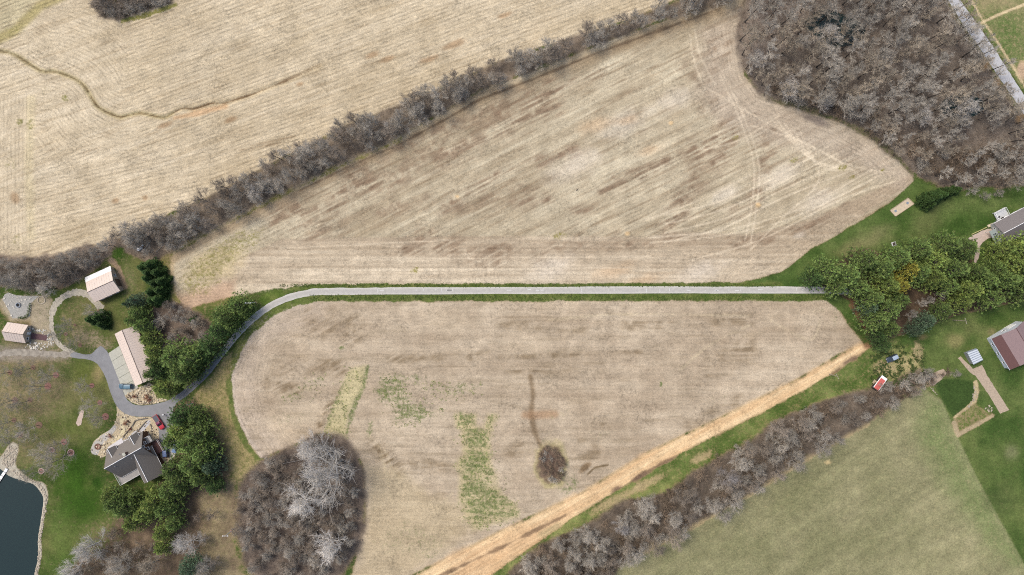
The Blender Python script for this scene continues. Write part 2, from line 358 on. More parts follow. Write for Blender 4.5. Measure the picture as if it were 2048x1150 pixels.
for x, y, r in ((1600, 470, 14), (1560, 350, 46), (1250, 250, 60), (1150, 330, 60), (1350, 200, 50), (1450, 390, 30), (1640, 400, 50), (1100, 540, 60), (1400, 545, 50)):
    pmix(soil, blob(x, y, r, r*0.45, 25, 0.9), (224, 212, 192), 0.5)
for x, y, r in ((1190, 250, 40), (1230, 540, 46), (1290, 560, 40), (1300, 300, 30), (1260, 240, 26)):
    pmix(soil, blob(x, y, r, r*0.35, 15, 0.9), (208, 172, 130), 0.4)
# wheel tracks
TR = [[(1330, 430+k*9), (1450, 400+k*9), (1560, 350+k*8), (1660+k*6, 290+k*9)] for k in range(0, 7, 2)]+[[(1540+k*14, 235+k*5), (1600+k*10, 300+k*8), (1640+k*16, 330+k*2)] for k in range(5)]+[[(1440, 150), (1480, 240), (1508, 330), (1502, 420), (1490, 480)], [(1448, 150), (1490, 240), (1518, 330), (1512, 420), (1502, 480)], [(1300, 485), (1450, 470), (1600, 430), (1760, 350)], [(1300, 475), (1450, 460), (1600, 418), (1750, 335)],
      [(1420, 180), (1560, 260), (1700, 330), (1790, 345)], [(1500, 250), (1620, 290), (1720, 350)], [(1380, 520), (1520, 480), (1680, 400), (1800, 360)], [(1560, 250), (1640, 350), (1560, 440), (1500, 500)], [(1390, 60), (1400, 110), (1430, 170)], [(1380, 70), (1388, 120), (1410, 180)],
      [(800, 505), (795, 518), (806, 526)], [(930, 500), (940, 518), (965, 524)], [(1400, 300), (1480, 280), (1560, 230)], [(1290, 440), (1400, 400), (1500, 350)], [(700, 520), (1000, 516), (1300, 512)], [(700, 541), (1000, 538), (1300, 534)], [(560, 497), (900, 480)]]
for t in TR: pmix(soil, stroke(smooth(t, 6), 1.5, 1.4, 1.0), (228, 212, 182), 0.5)
for x, y in ((740+175, 393), (1255, 467), (1516, 411), (1342, 246), (1516, 409)):
    pmix(soil, blob(x, y, 5, 4), (222, 190, 140), 0.9)
pmix(soil, blob(1630, 240, 30, 8, -20), (120, 108, 98), 0.7)
# ---- field 3
im = area(FIELD3, 3, 4); i, m = im
s3 = streak(0, 170, 12, 4); s3b = streak(0, 50, 6, 5)
base = lerp3((162, 144, 119), (206, 190, 163), np.clip((s3*0.4+n_big*0.35+n_mid*0.35)*1.7-0.45, 0, 1))
soil[i] = soil[i]*(1-m[:, None])+base[i]*m[:, None]; cov[i] *= (1-m)
u, v = rotuv(0); prow(im, u, v, 0.2)
d3 = line_d(F3_LEFT, X, Y); j = i[(d3[i] < 80) & (m > 0.5)]; rv[j] = d3[j]*S; ru[j] = (X[j]+Y[j])*S; rstr[j] = 0.25
jj = i[(d3[i] < 70) & (m > 0.5)]; q = (np.clip(1-d3[jj]/70, 0, 1)*0.8*(0.4+1.0*fbm(d3[jj]*6, X[jj]*0.05, 30, 1)))[:, None]; soil[jj] = soil[jj]*(1-q)+np.array((204, 188, 168), np.float32)*q
dk = np.clip(s3b[i]*3.0-1.75, 0, 1)*m*0.5; soil[i] = soil[i]*(1-dk[:, None])+np.array((136, 120, 94), np.float32)*dk[:, None]
pmix(veg, area(FIELD3, 4, 5), (114, 124, 72))
WATERWAY = [(701, 738), (732, 731), (729, 770), (704, 818), (690, 856), (692, 876), (646, 867), (662, 818), (680, 780)]
pmix(soil, area(WATERWAY, 6, 5), (190, 178, 134), 0.9); pcov(area(WATERWAY, 7, 6), 0.27)
pcov(stroke([(735, 735), (728, 772), (706, 820), (692, 870)], 5, 4, 4), 0.62); pcov(stroke([(655, 850), (668, 812), (688, 765)], 4, 4, 4), 0.5)
GP1 = [(760, 749), (833, 745), (850, 756), (809, 766), (826, 804), (899, 822), (870, 835), (798, 855), (774, 811), (746, 787)]
GP2 = [(840, 762), (965, 764), (955, 787), (892, 801), (846, 775)]
GP3 = [(910, 827), (953, 829), (948, 850), (965, 858), (975, 829), (993, 829), (979, 884), (983, 923), (1003, 989), (1031, 1010), (1040, 1034), (944, 1062), (920, 1013), (916, 943), (903, 933), (923, 909), (921, 860), (910, 848)]
GP4 = [(610, 766), (655, 745), (645, 773), (593, 800), (560, 805)]
for g, c in ((GP1, .60), (GP2, .46), (GP3, .64), (GP4, .44)): _i, _m = area(g, 18, 16); pcov((_i, _m*np.clip(streak(0, 34, 4.5, 1)[_i]*2.4-0.2, 0.5, 1)), c*1.04, 0.95)
pmix(soil, area(GP3, 8, 5), (186, 172, 126), 0.7)
for x, y, a, b_, c in ((684, 696, 11, 5, .7), (1322, 768, 5, 7, .85), (680, 710, 5, 6, .5), (740, 860, 9, 22, .55), (1120, 830, 40, 16, .3), (1200, 870, 40, 14, .32), (1090, 905, 24, 50, .3), (1135, 970, 30, 34, .55), (580, 835, 40, 20, .3), (800, 1080, 60, 50, .34), (860, 1090, 40, 40, .35), (1050, 700, 100, 20, .2), (1450, 800, 60, 14, .25), (1640, 620, 30, 8, .3), (1670, 640, 10, 24, .4)):
    pcov(blob(x, y, a, b_), c, 0.9)
for pts, w, st in (([(746, 888), (770, 910), (795, 945)], 13, .75), ([(815, 930), (900, 935)], 12, .6), ([(840, 985), (890, 990)], 12, .45), ([(890, 1050), (945, 1058)], 13, .7), ([(1000, 715), (1280, 705)], 5, .6), ([(1010, 740), (1200, 735)], 9, .55), ([(1180, 850), (1260, 860)], 16, .5), ([(1160, 880), (1220, 860)], 12, .4), ([(1420, 730), (1500, 700)], 18, .55), ([(1380, 780), (1420, 740)], 14, .4), ([(1380, 850), (1480, 800)], 10, .5), ([(1000, 640), (1160, 655)], 14, .45), ([(1250, 650), (1500, 640)], 12, .5), ([(640, 640), (700, 660)], 26, .45), ([(560, 740), (640, 730), (680, 740)], 16, .45), ([(540, 770), (600, 780)], 14, .45), ([(640, 850), (680, 770)], 7, .5), ([(1020, 905), (1040, 900)], 14, .5), ([(1160, 920), (1200, 905)], 14, .5), ([(780, 720), (980, 712)], 8, .4)):
    damp(pts, w, st, (124, 106, 80), 0 if pts[0][0] > 800 else 30, 2)
pmix(soil, stroke([(1061, 752), (1066, 790), (1062, 830), (1068, 860), (1080, 890), (1090, 905)], 4.2, 4.0, 5), (112, 92, 66), 0.62)
pmix(soil, stroke([(1050, 830), (1110, 828)], 7, 6, 4), (168, 132, 98), 0.6); pmix(soil, blob(1170, 935, 16, 6, 40), (120, 96, 66), 0.7)
pmix(soil, stroke([(1176, 948), (1190, 935), (1215, 930)], 1.6, 1.5, 2), (104, 86, 58), 0.8)
for t in ([(770, 900), (790, 960), (800, 1020)], [(760, 910), (776, 960), (785, 1010)], [(860, 1060), (920, 1000)], [(850, 1050), (905, 985)], [(880, 1070), (930, 1020)], [(735, 870), (762, 900), (775, 960)], [(1100, 640), (1250, 628), (1500, 632)], [(1360, 740), (1420, 690), (1500, 650)], [(1540, 640), (1620, 680), (1640, 640)], [(640, 865), (625, 885)], [(560, 790), (640, 770)]):
    pmix(soil, stroke(smooth(t, 6), 1.8, 1.7, 2.0), (212, 196, 158), 0.3)
pmix(soil, area([(735, 930), (800, 940), (860, 990), (925, 1010), (940, 1062), (820, 1152), (700, 1180), (730, 1060)], 18, 10), (190, 172, 134), 0.55)
for x, y, r in ((620, 820, 40), (560, 850, 50), (1000, 960, 40), (1120, 600, 60), (900, 640, 60), (1050, 690, 50)):
    pmix(soil, blob(x, y, r, r*0.5, 0, 0.9), (206, 188, 158), 0.4)
# oval brush patch floor
pmix(soil, blob(1102, 928, 34, 48, 0, 0.3), (180, 168, 118), 0.9); pcov(blob(1110, 930, 38, 50, 0, 0.3), 0.3); pmix(soil, blob(1101, 926, 27, 38, 0, 0.3), (110, 92, 78), 1); pcov(blob(1101, 926, 26, 36, 0, 0.3), 0)
# ---- straw strip
im = area(STRAW, 7, 6); i, m = im
ss = streak(30, 80, 5, 3); base = lerp3((208, 172, 126), (234, 206, 160), np.clip(ss*1.6-0.3+(n_mid-0.5)*0.8, 0, 1))
soil[i] = soil[i]*(1-m[:, None])+base[i]*m[:, None]; cov[i] *= (1-m); u, v = rotuv(30); prow(im, u, v, 0.3)
pmix(soil, area([(900, 1110), (1000, 1080), (1150, 1010), (1150, 1050), (1000, 1140), (900, 1200)], 10, 8), (204, 168, 126), 0.4)
for pts, w in (([(820, 1180), (1000, 1096), (1130, 1031)], 2.6), ([(1230, 985), (1320, 930), (1400, 893)], 4), ([(1400, 893), (1533, 828), (1620, 780), (1705, 728), (1745, 700)], 4.5)):
    pmix(soil, stroke(pts, w, 2.5, 5), (122, 98, 74), 0.75); pcov(stroke(pts, w+1, 2, 5), 0)
for x, y, a in ((1346, 925, 24), (1278, 957, 22), (1234, 980, 14), (1700, 722, 18)): pmix(soil, blob(x, y, a, 7, 28), (122, 100, 80), 0.85)
# ---- grass strip, second hedge floor, meadow, dark lawns on the right
im = area(STRIP2, 3, 4); i, m = im
soil[i] = soil[i]*(1-m[:, None])+lerp3((140, 122, 84), (172, 160, 104), n_mid)[i]*m[:, None]
veg[i] = veg[i]*(1-m[:, None])+lerp3((76, 98, 38), (140, 146, 82), np.clip(n_mid*2.2-0.6, 0, 1))[i]*m[:, None]; cov[i] = cov[i]*(1-m)+m*(0.62+0.3*n_sm[i])
for x, y, a, b_ in ((1230, 1000, 60, 12), (1300, 965, 50, 10), (1400, 915, 26, 10), (1100, 1060, 30, 8)): pmix(soil, blob(x, y, a, b_, 28), (178, 160, 118), 0.7); pcov(blob(x, y, a, b_, 28), 0.2, 0.8)
im = area(MEADOW, 3, 3); i, m = im
ms = streak(33, 40, 14, 5)
veg[i] = veg[i]*(1-m[:, None])+lerp3((124, 124, 84), (161, 154, 114), np.clip(n_mid*0.7+ms*0.5+n_big*0.4-0.35, 0, 1))[i]*m[:, None]; cov[i] = cov[i]*(1-m)+m*0.8
soil[i] = soil[i]*(1-m[:, None])+lerp3((150, 140, 100), (176, 164, 122), n_mid)[i]*m[:, None]
u, v = rotuv(33); prow(im, u, v, 0.1); mw = (fbm(v*0.45, u*0.02, 1.0, 3, 3)-0.5)[i]*0.17; veg[i] *= (1+mw*m)[:, None]
pmix(veg, area([(1850, 780), (1890, 810), (1960, 970), (2048, 1130), (1990, 1100), (1900, 980), (1840, 870)], 40, 20), (112, 130, 72), 0.7)
for x, y, a, b_ in ((1650, 1085, 40, 60), (1720, 1080, 30, 30), (1500, 1100, 60, 30), (1600, 1000, 60, 30)): pmix(veg, blob(x, y, a, b_, 20, 0.9), (124, 124, 84), 0.6)
for x, y in ((1655, 925),): pmix(soil, blob(x, y, 9, 7), (205, 184, 132), 0.9); pcov(blob(x, y, 8, 6), 0.25)
pmix(soil, stroke([(1250, 1122), (1320, 1087), (1410, 1038), (1510, 980), (1630, 907), (1735, 847), (1830, 785)], 6, 4, 4), (176, 156, 116), 0.8); pcov(stroke([(1250, 1122), (1320, 1087), (1410, 1038), (1510, 980), (1630, 907), (1735, 847)], 5, 4, 4), 0.2)
LAWNR = [(1480, 567), (1562, 547), (1620, 502), (1700, 457), (1780, 407), (1832, 358), (1890, 382), (1960, 374), (2110, 372), (2110, 620), (1850, 640), (1740, 680), (1700, 640), (1650, 598), (1480, 598)]
im = area(LAWNR, 2, 2); i, m = im
veg[i] = veg[i]*(1-m[:, None])+lerp3((62, 88, 32), (108, 122, 64), np.clip(n_mid*1.6-0.4, 0, 1))[i]*m[:, None]; cov[i] = cov[i]*(1-m)+m*0.95
LAWNS = [(1790, 690), (1850, 640), (2110, 570), (2110, 1210), (2090, 1210), (2048, 1125), (1955, 955), (1908, 855), (1885, 800), (1850, 775), (1842, 740), (1822, 690)]
im = area(LAWNS, 2, 2); i, m = im
veg[i] = veg[i]*(1-m[:, None])+lerp3((66, 90, 36), (114, 124, 66), np.clip(n_mid*1.6-0.4, 0, 1))[i]*m[:, None]; cov[i] = cov[i]*(1-m)+m*0.93
for x, y, a, b_, an, c, st in ((1740, 480, 60, 22, 30, (150, 138, 98), .55), (1850, 450, 30, 50, -30, (120, 116, 74), .4), (1700, 500, 40, 18, 20, (130, 124, 80), .5), (1910, 680, 26, 16, 20, (160, 144, 96), .6), (1845, 675, 12, 8, 0, (150, 120, 90), .6), (1983, 664, 8, 7, 0, (150, 132, 96), .7), (1950, 655, 60, 12, -15, (110, 112, 66), .4), (1985, 780, 30, 14, 0, (110, 120, 66), .5), (2022, 905, 16, 20, 0, (150, 142, 110), .5), (2000, 1000, 40, 30, 0, (66, 82, 40), .5), (2010, 390, 40, 8, 0, (64, 86, 32), .5)):
    pmix(veg, blob(x, y, a, b_, an, 0.8), c, st)
# weedy ground round the red hut
for x, y, a, b_ in ((1815, 730, 30, 22), (1790, 745, 24, 16), (1830, 750, 24, 18), (1765, 735, 26, 14), (1835, 700, 12, 26)): pmix(soil, blob(x, y, a, b_), (176, 160, 118), 0.8); pcov(blob(x, y, a, b_), 0.38, 0.9)
pmix(soil, blob(1845, 765, 40, 12, 10), (136, 120, 96), 0.9); pcov(blob(1845, 765, 36, 12, 10), 0.1)
# round dark lawn and garden bed
CIRC = smooth([(1871, 768), (1895, 757), (1925, 760), (1949, 767), (1952, 790), (1944, 808), (1912, 832), (1898, 822), (1884, 800)], 4, True)
pmix(veg, area(CIRC, 3, 3), (62, 84, 36)); pcov(area(CIRC, 2, 2), 1)
pmix(soil, stroke([(1951, 765), (1953, 785), (1948, 803), (1912, 835)], 5, 2, 3), (186, 168, 128), 0.95); pcov(stroke([(1951, 765), (1953, 785), (1948, 803), (1912, 835)], 5, 2, 3), 0.12)
GBED = [(1910, 837), (1951, 806), (1975, 822), (1990, 830), (1916, 872)]
pmix(soil, area(GBED, 2, 2), (150, 132, 96)); pmix(veg, area(GBED, 2, 2), (92, 112, 44)); pcov(area(GBED, 2, 2), 0.55)
pmix(soil, stroke([(1985, 832), (1916, 870), (1908, 845)], 4, 2, 2), (176, 158, 124)); pcov(stroke([(1985, 832), (1916, 870), (1908, 845)], 4, 2, 2), 0.1)
# ---- verges of the drive
def verge(pts, w, c0, c1, cv):
    im = stroke(pts, w, 3.0, 4.0); i, m = im; veg[i] = veg[i]*(1-m[:, None])+lerp3(c0, c1, np.clip(n_sm*1.6-0.3, 0, 1))[i]*m[:, None]; cov[i] = cov[i]*(1-m)+cv*m
DS = smooth(DRIVE_C, 5)
verge([(1650, 596), (1300, 594), (1000, 595), (640, 596), (600, 603), (560, 618), (530, 636)], 7, (76, 96, 36), (124, 128, 68), 0.86)
verge([(1560, 568), (1300, 569.5), (1000, 571), (640, 572), (590, 577), (545, 590), (515, 602)], 4.2, (74, 94, 34), (122, 126, 66), 0.84)
verge([(530, 600), (560, 586)], 9, (74, 100, 30), (110, 122, 56), 0.95)
verge([(530, 636), (495, 668), (468, 715), (450, 760)], 9, (88, 104, 44), (128, 128, 68), 0.8)
WEDGE = [(446, 716), (466, 700), (459, 760), (470, 840), (498, 890), (520, 918), (500, 950), (472, 960), (455, 930), (430, 880), (400, 830), (390, 790), (420, 755)]
im = area(WEDGE, 4, 3); i, m = im; soil[i] = soil[i]*(1-m[:, None])+lerp3((160, 140, 96), (176, 160, 112), n_mid)[i]*m[:, None]; veg[i] = veg[i]*(1-m[:, None])+np.array((116, 118, 62))*m[:, None]; cov[i] = cov[i]*(1-m)+m*0.5
verge([(458, 765), (466, 830), (490, 885), (515, 918)], 5, (88, 106, 46), (124, 128, 68), 0.85)
pmix(soil, area([(395, 780), (440, 730), (452, 700), (470, 670), (440, 690), (400, 745), (370, 780), (330, 800)], 3, 3), (122, 92, 62), 0.8); pcov(area([(395, 770), (440, 720), (452, 695), (440, 690), (400, 745), (370, 780), (330, 800)], 3, 3), 0.15)
# ---- floors of hedge, thickets, woods, conifer plantings
def floor(pts, c0, c1, cv, fe=6, am=9, vg=None):
    im = area(pts, fe, am); i, m = im; soil[i] = soil[i]*(1-m[:, None])+lerp3(c0, c1, np.clip(n_sm*1.6-0.3, 0, 1))[i]*m[:, None]; cov[i] = cov[i]*(1-m)+cv*m
    if vg: pmix(veg, im, vg)
floor(HEDGE, (100, 89, 77), (142, 127, 108), 0.1, vg=(98, 94, 52))
floor([(-80, 505), (100, 512), (235, 478), (225, 505), (160, 560), (120, 578), (-80, 565)], (96, 84, 74), (138, 124, 108), 0.1)
floor(HEDGE2, (88, 79, 69), (126, 113, 97), 0.12, 8, 8)
floor(THICKET, (92, 82, 73), (130, 116, 101), 0.05, 9, 8)
floor(WOODS, (100, 91, 81), (136, 124, 110), 0.04, 8, 10)
floor([(1520, 196), (1600, 220), (1680, 246), (1745, 280), (1800, 326), (1832, 358), (1800, 312), (1740, 262), (1600, 205)], (110, 100, 80), (140, 126, 100), 0.5, 4, 5, (88, 98, 46))
floor([(1500, -40), (1570, -40), (1620, 30), (1600, 100), (1500, 130), (1476, 60)], (120, 106, 92), (160, 146, 130), 0, 12, 12)
floor([(190, -40), (350, -40), (345, 6), (300, 22), (245, 40), (200, 34), (182, 12)], (82, 72, 62), (120, 106, 90), 0.3, 5, 6, (84, 96, 40))
pcov(stroke([(245, 43), (300, 28), (350, 10)], 5, 4, 3), 0.8)
floor([(300, 625), (345, 600), (420, 640), (430, 690), (400, 720), (330, 720), (290, 760), (280, 690)], (88, 76, 66), (134, 118, 102), 0.1, 8, 8)
floor([(330, 805), (390, 800), (450, 900), (460, 970), (440, 1170), (120, 1170), (170, 1090), (230, 1030), (330, 960), (350, 880)], (88, 74, 60), (128, 110, 88), 0.25, 12, 10, (76, 92, 36))
floor([(400, 985), (470, 960), (480, 1010), (470, 1100), (490, 1170), (400, 1170)], (118, 102, 80), (160, 144, 108), 0.3, 10, 8, (110, 112, 62))
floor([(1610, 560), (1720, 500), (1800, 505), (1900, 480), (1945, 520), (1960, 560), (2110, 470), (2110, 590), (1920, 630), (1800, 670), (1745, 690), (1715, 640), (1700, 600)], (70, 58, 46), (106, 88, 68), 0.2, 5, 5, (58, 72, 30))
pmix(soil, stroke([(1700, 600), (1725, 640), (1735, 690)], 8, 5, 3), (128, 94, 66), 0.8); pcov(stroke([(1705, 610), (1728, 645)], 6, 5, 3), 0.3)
# ---- left homestead lawn
HOME = [(-80, 590), (120, 580), (190, 560), (255, 510), (300, 530), (270, 640), (225, 690), (230, 800), (180, 900), (210, 980), (330, 980), (240, 1030), (170, 1090), (120, 1170), (60, 1210), (95, 1000), (85, 965), (30, 930), (30, 890), (-80, 900)]
im = area(HOME, 6, 5); i, m = im
hm = np.clip(fbm(X, Y, 60, 5)*2.4-0.75, 0, 1)
veg[i] = veg[i]*(1-m[:, None])+lerp3((70, 90, 34), (112, 112, 62), hm)[i]*m[:, None]; soil[i] = soil[i]*(1-m[:, None])+lerp3((124, 108, 76), (154, 138, 106), n_mid)[i]*m[:, None]
cov[i] = cov[i]*(1-m)+m*np.clip(0.55+0.5*n_big[i], 0, 1)
for x, y, a, b_, an, c, cv, st in ((150, 640, 36, 46, 0, (104, 108, 60), .6, .9), (40, 780, 110, 100, 0, (118, 114, 76), .5, .85), (60, 700, 70, 40, 0, (124, 118, 86), .4, .7), (200, 820, 30, 40, 0, (104, 110, 62), .7, .7), (170, 745, 30, 26, 0, (92, 102, 42), .9, .8), (195, 748, 14, 20, -20, (170, 152, 100), .5, .7), (110, 860, 60, 26, 0, (96, 108, 48), .85, .6), (80, 900, 90, 40, 0, (124, 118, 78), .6, .6), (200, 560, 70, 20, 28, (92, 104, 48), .75, .7), (235, 505, 16, 14, 0, (70, 100, 30), .95, .9), (258, 560, 18, 40, 0, (110, 116, 70), .6, .8), (170, 1010, 50, 80, 10, (52, 84, 18), 1, .9), (150, 950, 40, 60, 0, (56, 90, 18), 1, .8), (120, 1080, 30, 70, 0, (86, 112, 44), .95, .6), (200, 1070, 50, 40, 0, (112, 116, 66), .6, .8), (60, 640, 30, 20, 0, (140, 128, 92), .3, .8), (330, 985, 40, 14, 0, (54, 76, 22), 1, .8), (195, 960, 14, 20, 0, (44, 76, 16), 1, .8), (280, 620, 30, 60, 0, (100, 104, 54), .7, .7), (340, 540, 12, 60, 0, (112, 108, 60), .5, .8)):
    pmix(veg, blob(x, y, a, b_, an, 0.8), c, st); pcov(blob(x, y, a, b_, an, 0.8), cv, st)
pmix(soil, area([(-20, 585), (10, 580), (90, 590), (105, 600), (100, 640), (110, 690), (60, 695), (60, 640), (20, 645)], 6, 4), (168, 156, 132), 0.85); pcov(area([(-20, 600), (90, 590), (105, 600), (100, 640), (112, 690), (60, 695), (60, 640), (20, 645)], 6, 4), 0.25, 0.9)
pmix(soil, area([(-80, 690), (40, 690), (110, 700), (140, 706), (140, 722), (60, 722), (-80, 730)], 8, 5), (142, 132, 118), 0.85); pcov(area([(-80, 690), (140, 704), (140, 722), (-80, 730)], 10, 5), 0.3, 0.9)
pmix(soil, area([(195, 660), (230, 690), (215, 705), (170, 690), (140, 660)], 10, 8), (146, 132, 108), 0.7); pcov(area([(195, 660), (230, 690), (215, 705), (150, 690), (140, 660)], 10, 8), 0.35, 0.7)
pmix(soil, stroke([(222, 520), (236, 535), (244, 560), (250, 575)], 5, 3, 3), (160, 136, 112), 0.8); pcov(stroke([(222, 520), (236, 535), (244, 560), (250, 575)], 5, 3, 3), 0.1)
pmix(soil, stroke([(345, 520), (343, 560), (350, 590)], 4, 4, 2), (188, 166, 128), 0.8)
# ---- beyond the lane
BEYOND = [(1893, -60), (1924, 0), (1956, 45), (1997, 104), (2036, 166), (2110, 270), (2110, -60)]
im = area(BEYOND, 2, 3); i, m = im
veg[i] = veg[i]*(1-m[:, None])+lerp3((96, 116, 58), (150, 142, 98), np.clip(n_mid*1.8-0.4, 0, 1))[i]*m[:, None]; cov[i] = cov[i]*(1-m)+m*0.72; soil[i] = soil[i]*(1-m[:, None])+np.array((168, 150, 112))*m[:, None]
for t, w in (([(1930, -40), (1943, 0), (1965, 40), (2000, 92), (2030, 140), (2060, 190)], 1.8), ([(1962, 46), (2000, 28), (2060, 4)], 2.4)):
    pmix(soil, stroke(t, w, 1.5, 1), (206, 188, 146)); pcov(stroke(t, w, 1.5, 1), 0)
pmix(soil, blob(2045, 140, 10, 18), (186, 160, 130)); pcov(blob(2045, 140, 10, 18), 0)
for x, y in ((1970, 130), (1990, 170), (2040, 235)): pmix(soil, blob(x, y, 10, 14, -30), (150, 122, 88)); pcov(blob(x, y, 10, 14, -30), 0.1)
# ---- dip for the pond
ps = poly_sd(POND, X, Y); gz -= (sstep(0, 14, ps)*2.2).astype(np.float32)
i, m = area(SHORE, 2.0, 2); pmix(soil, (i, m), (186, 178, 158)); pcov((i, m), 0)

def srgb2lin(a):
    a = np.clip(a/255.0, 0, 1); return np.where(a <= 0.04045, a/12.92, ((a+0.055)/1.055)**2.4)
soilL = srgb2lin(soil)/K*1.10; soilL = soilL*0.96+soilL.mean(1, keepdims=True)*0.04; vegL = srgb2lin(veg)/K; vegL = vegL*0.92+vegL.mean(1, keepdims=True)*0.08
soilC = np.concatenate([soilL, rstr[:, None]], 1).astype(np.float32)
vegC = np.concatenate([vegL, np.clip(cov, 0, 1)[:, None]], 1).astype(np.float32)
rowC = np.stack([ru, rv, np.zeros(N)], 1).astype(np.float32)

def ground_material():
    m = bpy.data.materials.new("ground_cover"); n, l, b = nodes(m)
    b.inputs['Roughness'].default_value = 0.95; b.inputs['Specular IOR Level'].default_value = 0.1
    A = n.new('ShaderNodeAttribute'); A.attribute_name = 'soil'
    V = n.new('ShaderNodeAttribute'); V.attribute_name = 'veg'
    RW = n.new('ShaderNodeAttribute'); RW.attribute_name = 'rowco'
    geo = n.new('ShaderNodeNewGeometry')
    def noise(vec, sc_, det=5, rough=0.6):
        t = n.new('ShaderNodeTexNoise'); t.inputs['Scale'].default_value = sc_; t.inputs['Detail'].default_value = det; t.inputs['Roughness'].default_value = rough
        l.new(vec, t.inputs['Vector']); return t.outputs['Fac']
    def mapr(v, a, b_, c, d):
        t = n.new('ShaderNodeMapRange'); t.inputs['From Min'].default_value = a; t.inputs['From Max'].default_value = b_; t.inputs['To Min'].default_value = c; t.inputs['To Max'].default_value = d
        l.new(v, t.inputs['Value']); return t.outputs[0]
    def math_(op, a, b_):
        t = n.new('ShaderNodeMath'); t.operation = op
        for k, v in enumerate((a, b_)):
            if isinstance(v, (int, float)): t.inputs[k].default_value = v
            else: l.new(v, t.inputs[k])
        return t.outputs[0]
    def scale(v, s):
        t = n.new('ShaderNodeVectorMath'); t.operation = 'SCALE'; l.new(v, t.inputs[0]); l.new(s, t.inputs['Scale']); return t.outputs[0]
    mp = n.new('ShaderNodeMapping'); mp.inputs['Scale'].default_value = (0.16, 1.0, 1.0); l.new(RW.outputs['Vector'], mp.inputs['Vector'])
    rown = noise(mp.outputs[0], 0.8, 5, 0.85)
    wv = n.new('ShaderNodeTexWave'); wv.bands_direction = 'Y'; wv.inputs['Scale'].default_value = 0.314/1.45; wv.inputs['Distortion'].default_value = 1.6; wv.inputs['Detail'].default_value = 4; wv.inputs['Detail Scale'].default_value = 2.0
    l.new(RW.outputs['Vector'], wv.inputs['Vector'])
    brk = noise(geo.outputs['Position'], 0.22, 6, 0.75)
    wvd = mapr(wv.outputs['Fac'], 0.0, 0.6, -1.1, 0.25)
    rows = math_('ADD', mapr(rown, 0.3, 0.7, -0.8, 0.8), math_('MULTIPLY', wvd, mapr(brk, 0.42, 0.6, 0.0, 1.0)))
    rowf = math_('ADD', 1.0, math_('MULTIPLY', math_('MULTIPLY', rows, A.outputs['Alpha']), 0.40))
    spk = noise(geo.outputs['Position'], 1.9, 3, 0.95)
    spkf = mapr(spk, 0.36, 0.64, 0.78, 1.20)
    mot = noise(geo.outputs['Position'], 0.28, 9, 0.82); motf = mapr(mot, 0.34, 0.66, 0.78, 1.20)
    pits = noise(geo.outputs['Position'], 0.85, 6, 0.85); pmask = mapr(noise(geo.outputs['Position'], 0.075, 5, 0.7), 0.45, 0.62, 0.0, 0.10); pitf = mapr(math_('ADD', pits, pmask), 0.57, 0.66, 1.0, 0.70)
    bro = noise(geo.outputs['Position'], 0.06, 5, 0.65); brof = mapr(bro, 0.3, 0.7, 0.90, 1.10)
    tex = math_('MULTIPLY', math_('MULTIPLY', rowf, spkf), math_('MULTIPLY', math_('MULTIPLY', brof, motf), pitf))
    soilc = scale(A.outputs['Color'], tex)
    gn = noise(geo.outputs['Position'], 0.7, 6, 0.9)
    gf = mapr(math_('ADD', V.outputs['Alpha'], mapr(gn, 0.3, 0.7, -0.5, 0.5)), 0.36, 0.74, 0.0, 1.0)
    gs = noise(geo.outputs['Position'], 1.5, 4, 0.9)
    vegc = scale(V.outputs['Color'], math_('MULTIPLY', mapr(gs, 0.36, 0.64, 0.70, 1.32), mapr(mot, 0.32, 0.68, 0.72, 1.28)))
    mx = n.new('ShaderNodeMix'); mx.data_type = 'RGBA'; l.new(gf, mx.inputs['Factor']); l.new(soilc, mx.inputs['A']); l.new(vegc, mx.inputs['B'])
    l.new(mx.outputs['Result'], b.inputs['Base Color'])
    bp = n.new('ShaderNodeBump'); bp.inputs['Strength'].default_value = 0.5; bp.inputs['Distance'].default_value = 0.12
    l.new(math_('ADD', spk, math_('MULTIPLY', rows, A.outputs['Alpha'])), bp.inputs['Height']); l.new(bp.outputs[0], b.inputs['Normal'])
    return m
M_GROUND = ground_material()

# cut into the pieces of the setting
cxx = (X.reshape(ny, nx)[:-1, :-1]+X.reshape(ny, nx)[1:, 1:]).ravel()/2; cyy = (Y.reshape(ny, nx)[:-1, :-1]+Y.reshape(ny, nx)[1:, 1:]).ravel()/2
reg = np.zeros(cxx.size, np.int32)
REG = [("lawn", None, "mottled green and brown lawn round the left homestead and pond", "lawn"),
       ("lawn_right", LAWNS, "dark green mown lawn round the maroon roofed barn and garden", "lawn"),
       ("lawn_upper_right", LAWNR, "bright green lawn wedge between pine belt and harvested field", "lawn"),
       ("meadow", MEADOW, "pale grey green meadow below the lower brushy hedgerow", "meadow"),
       ("stubble_field", FIELD1, "tan corn stubble field with a winding eroded gully", "field"),
       ("harvested_field", FIELD2, "pale brown harvested field above the long straight drive", "field"),
       ("crop_field", FIELD3, "pinkish brown field with green weed patches below the straight drive", "field"),
       ("straw_strip", STRAW, "sandy orange strip of straw along the lower field edge", "strip"),
       ("grass_verge", STRIP2, "green grass strip between the straw strip and lower hedgerow", "grass"),
       ("hedgerow_floor", HEDGE, "brown leaf litter under the hedgerow between the two tan fields", "ground"),
       ("hedgerow_floor_lower", HEDGE2, "dark brown litter under the hedgerow beside the pale meadow", "ground"),
       ("thicket_floor", THICKET, "dark brown litter under the round thicket with white barked trees", "ground"),
       ("woodland_floor", WOODS, "brown leaf litter under the bare wood beside the lane", "ground"),
       ("roadside_grass", BEYOND, "patchy green grass on the far side of the lane", "grass")]
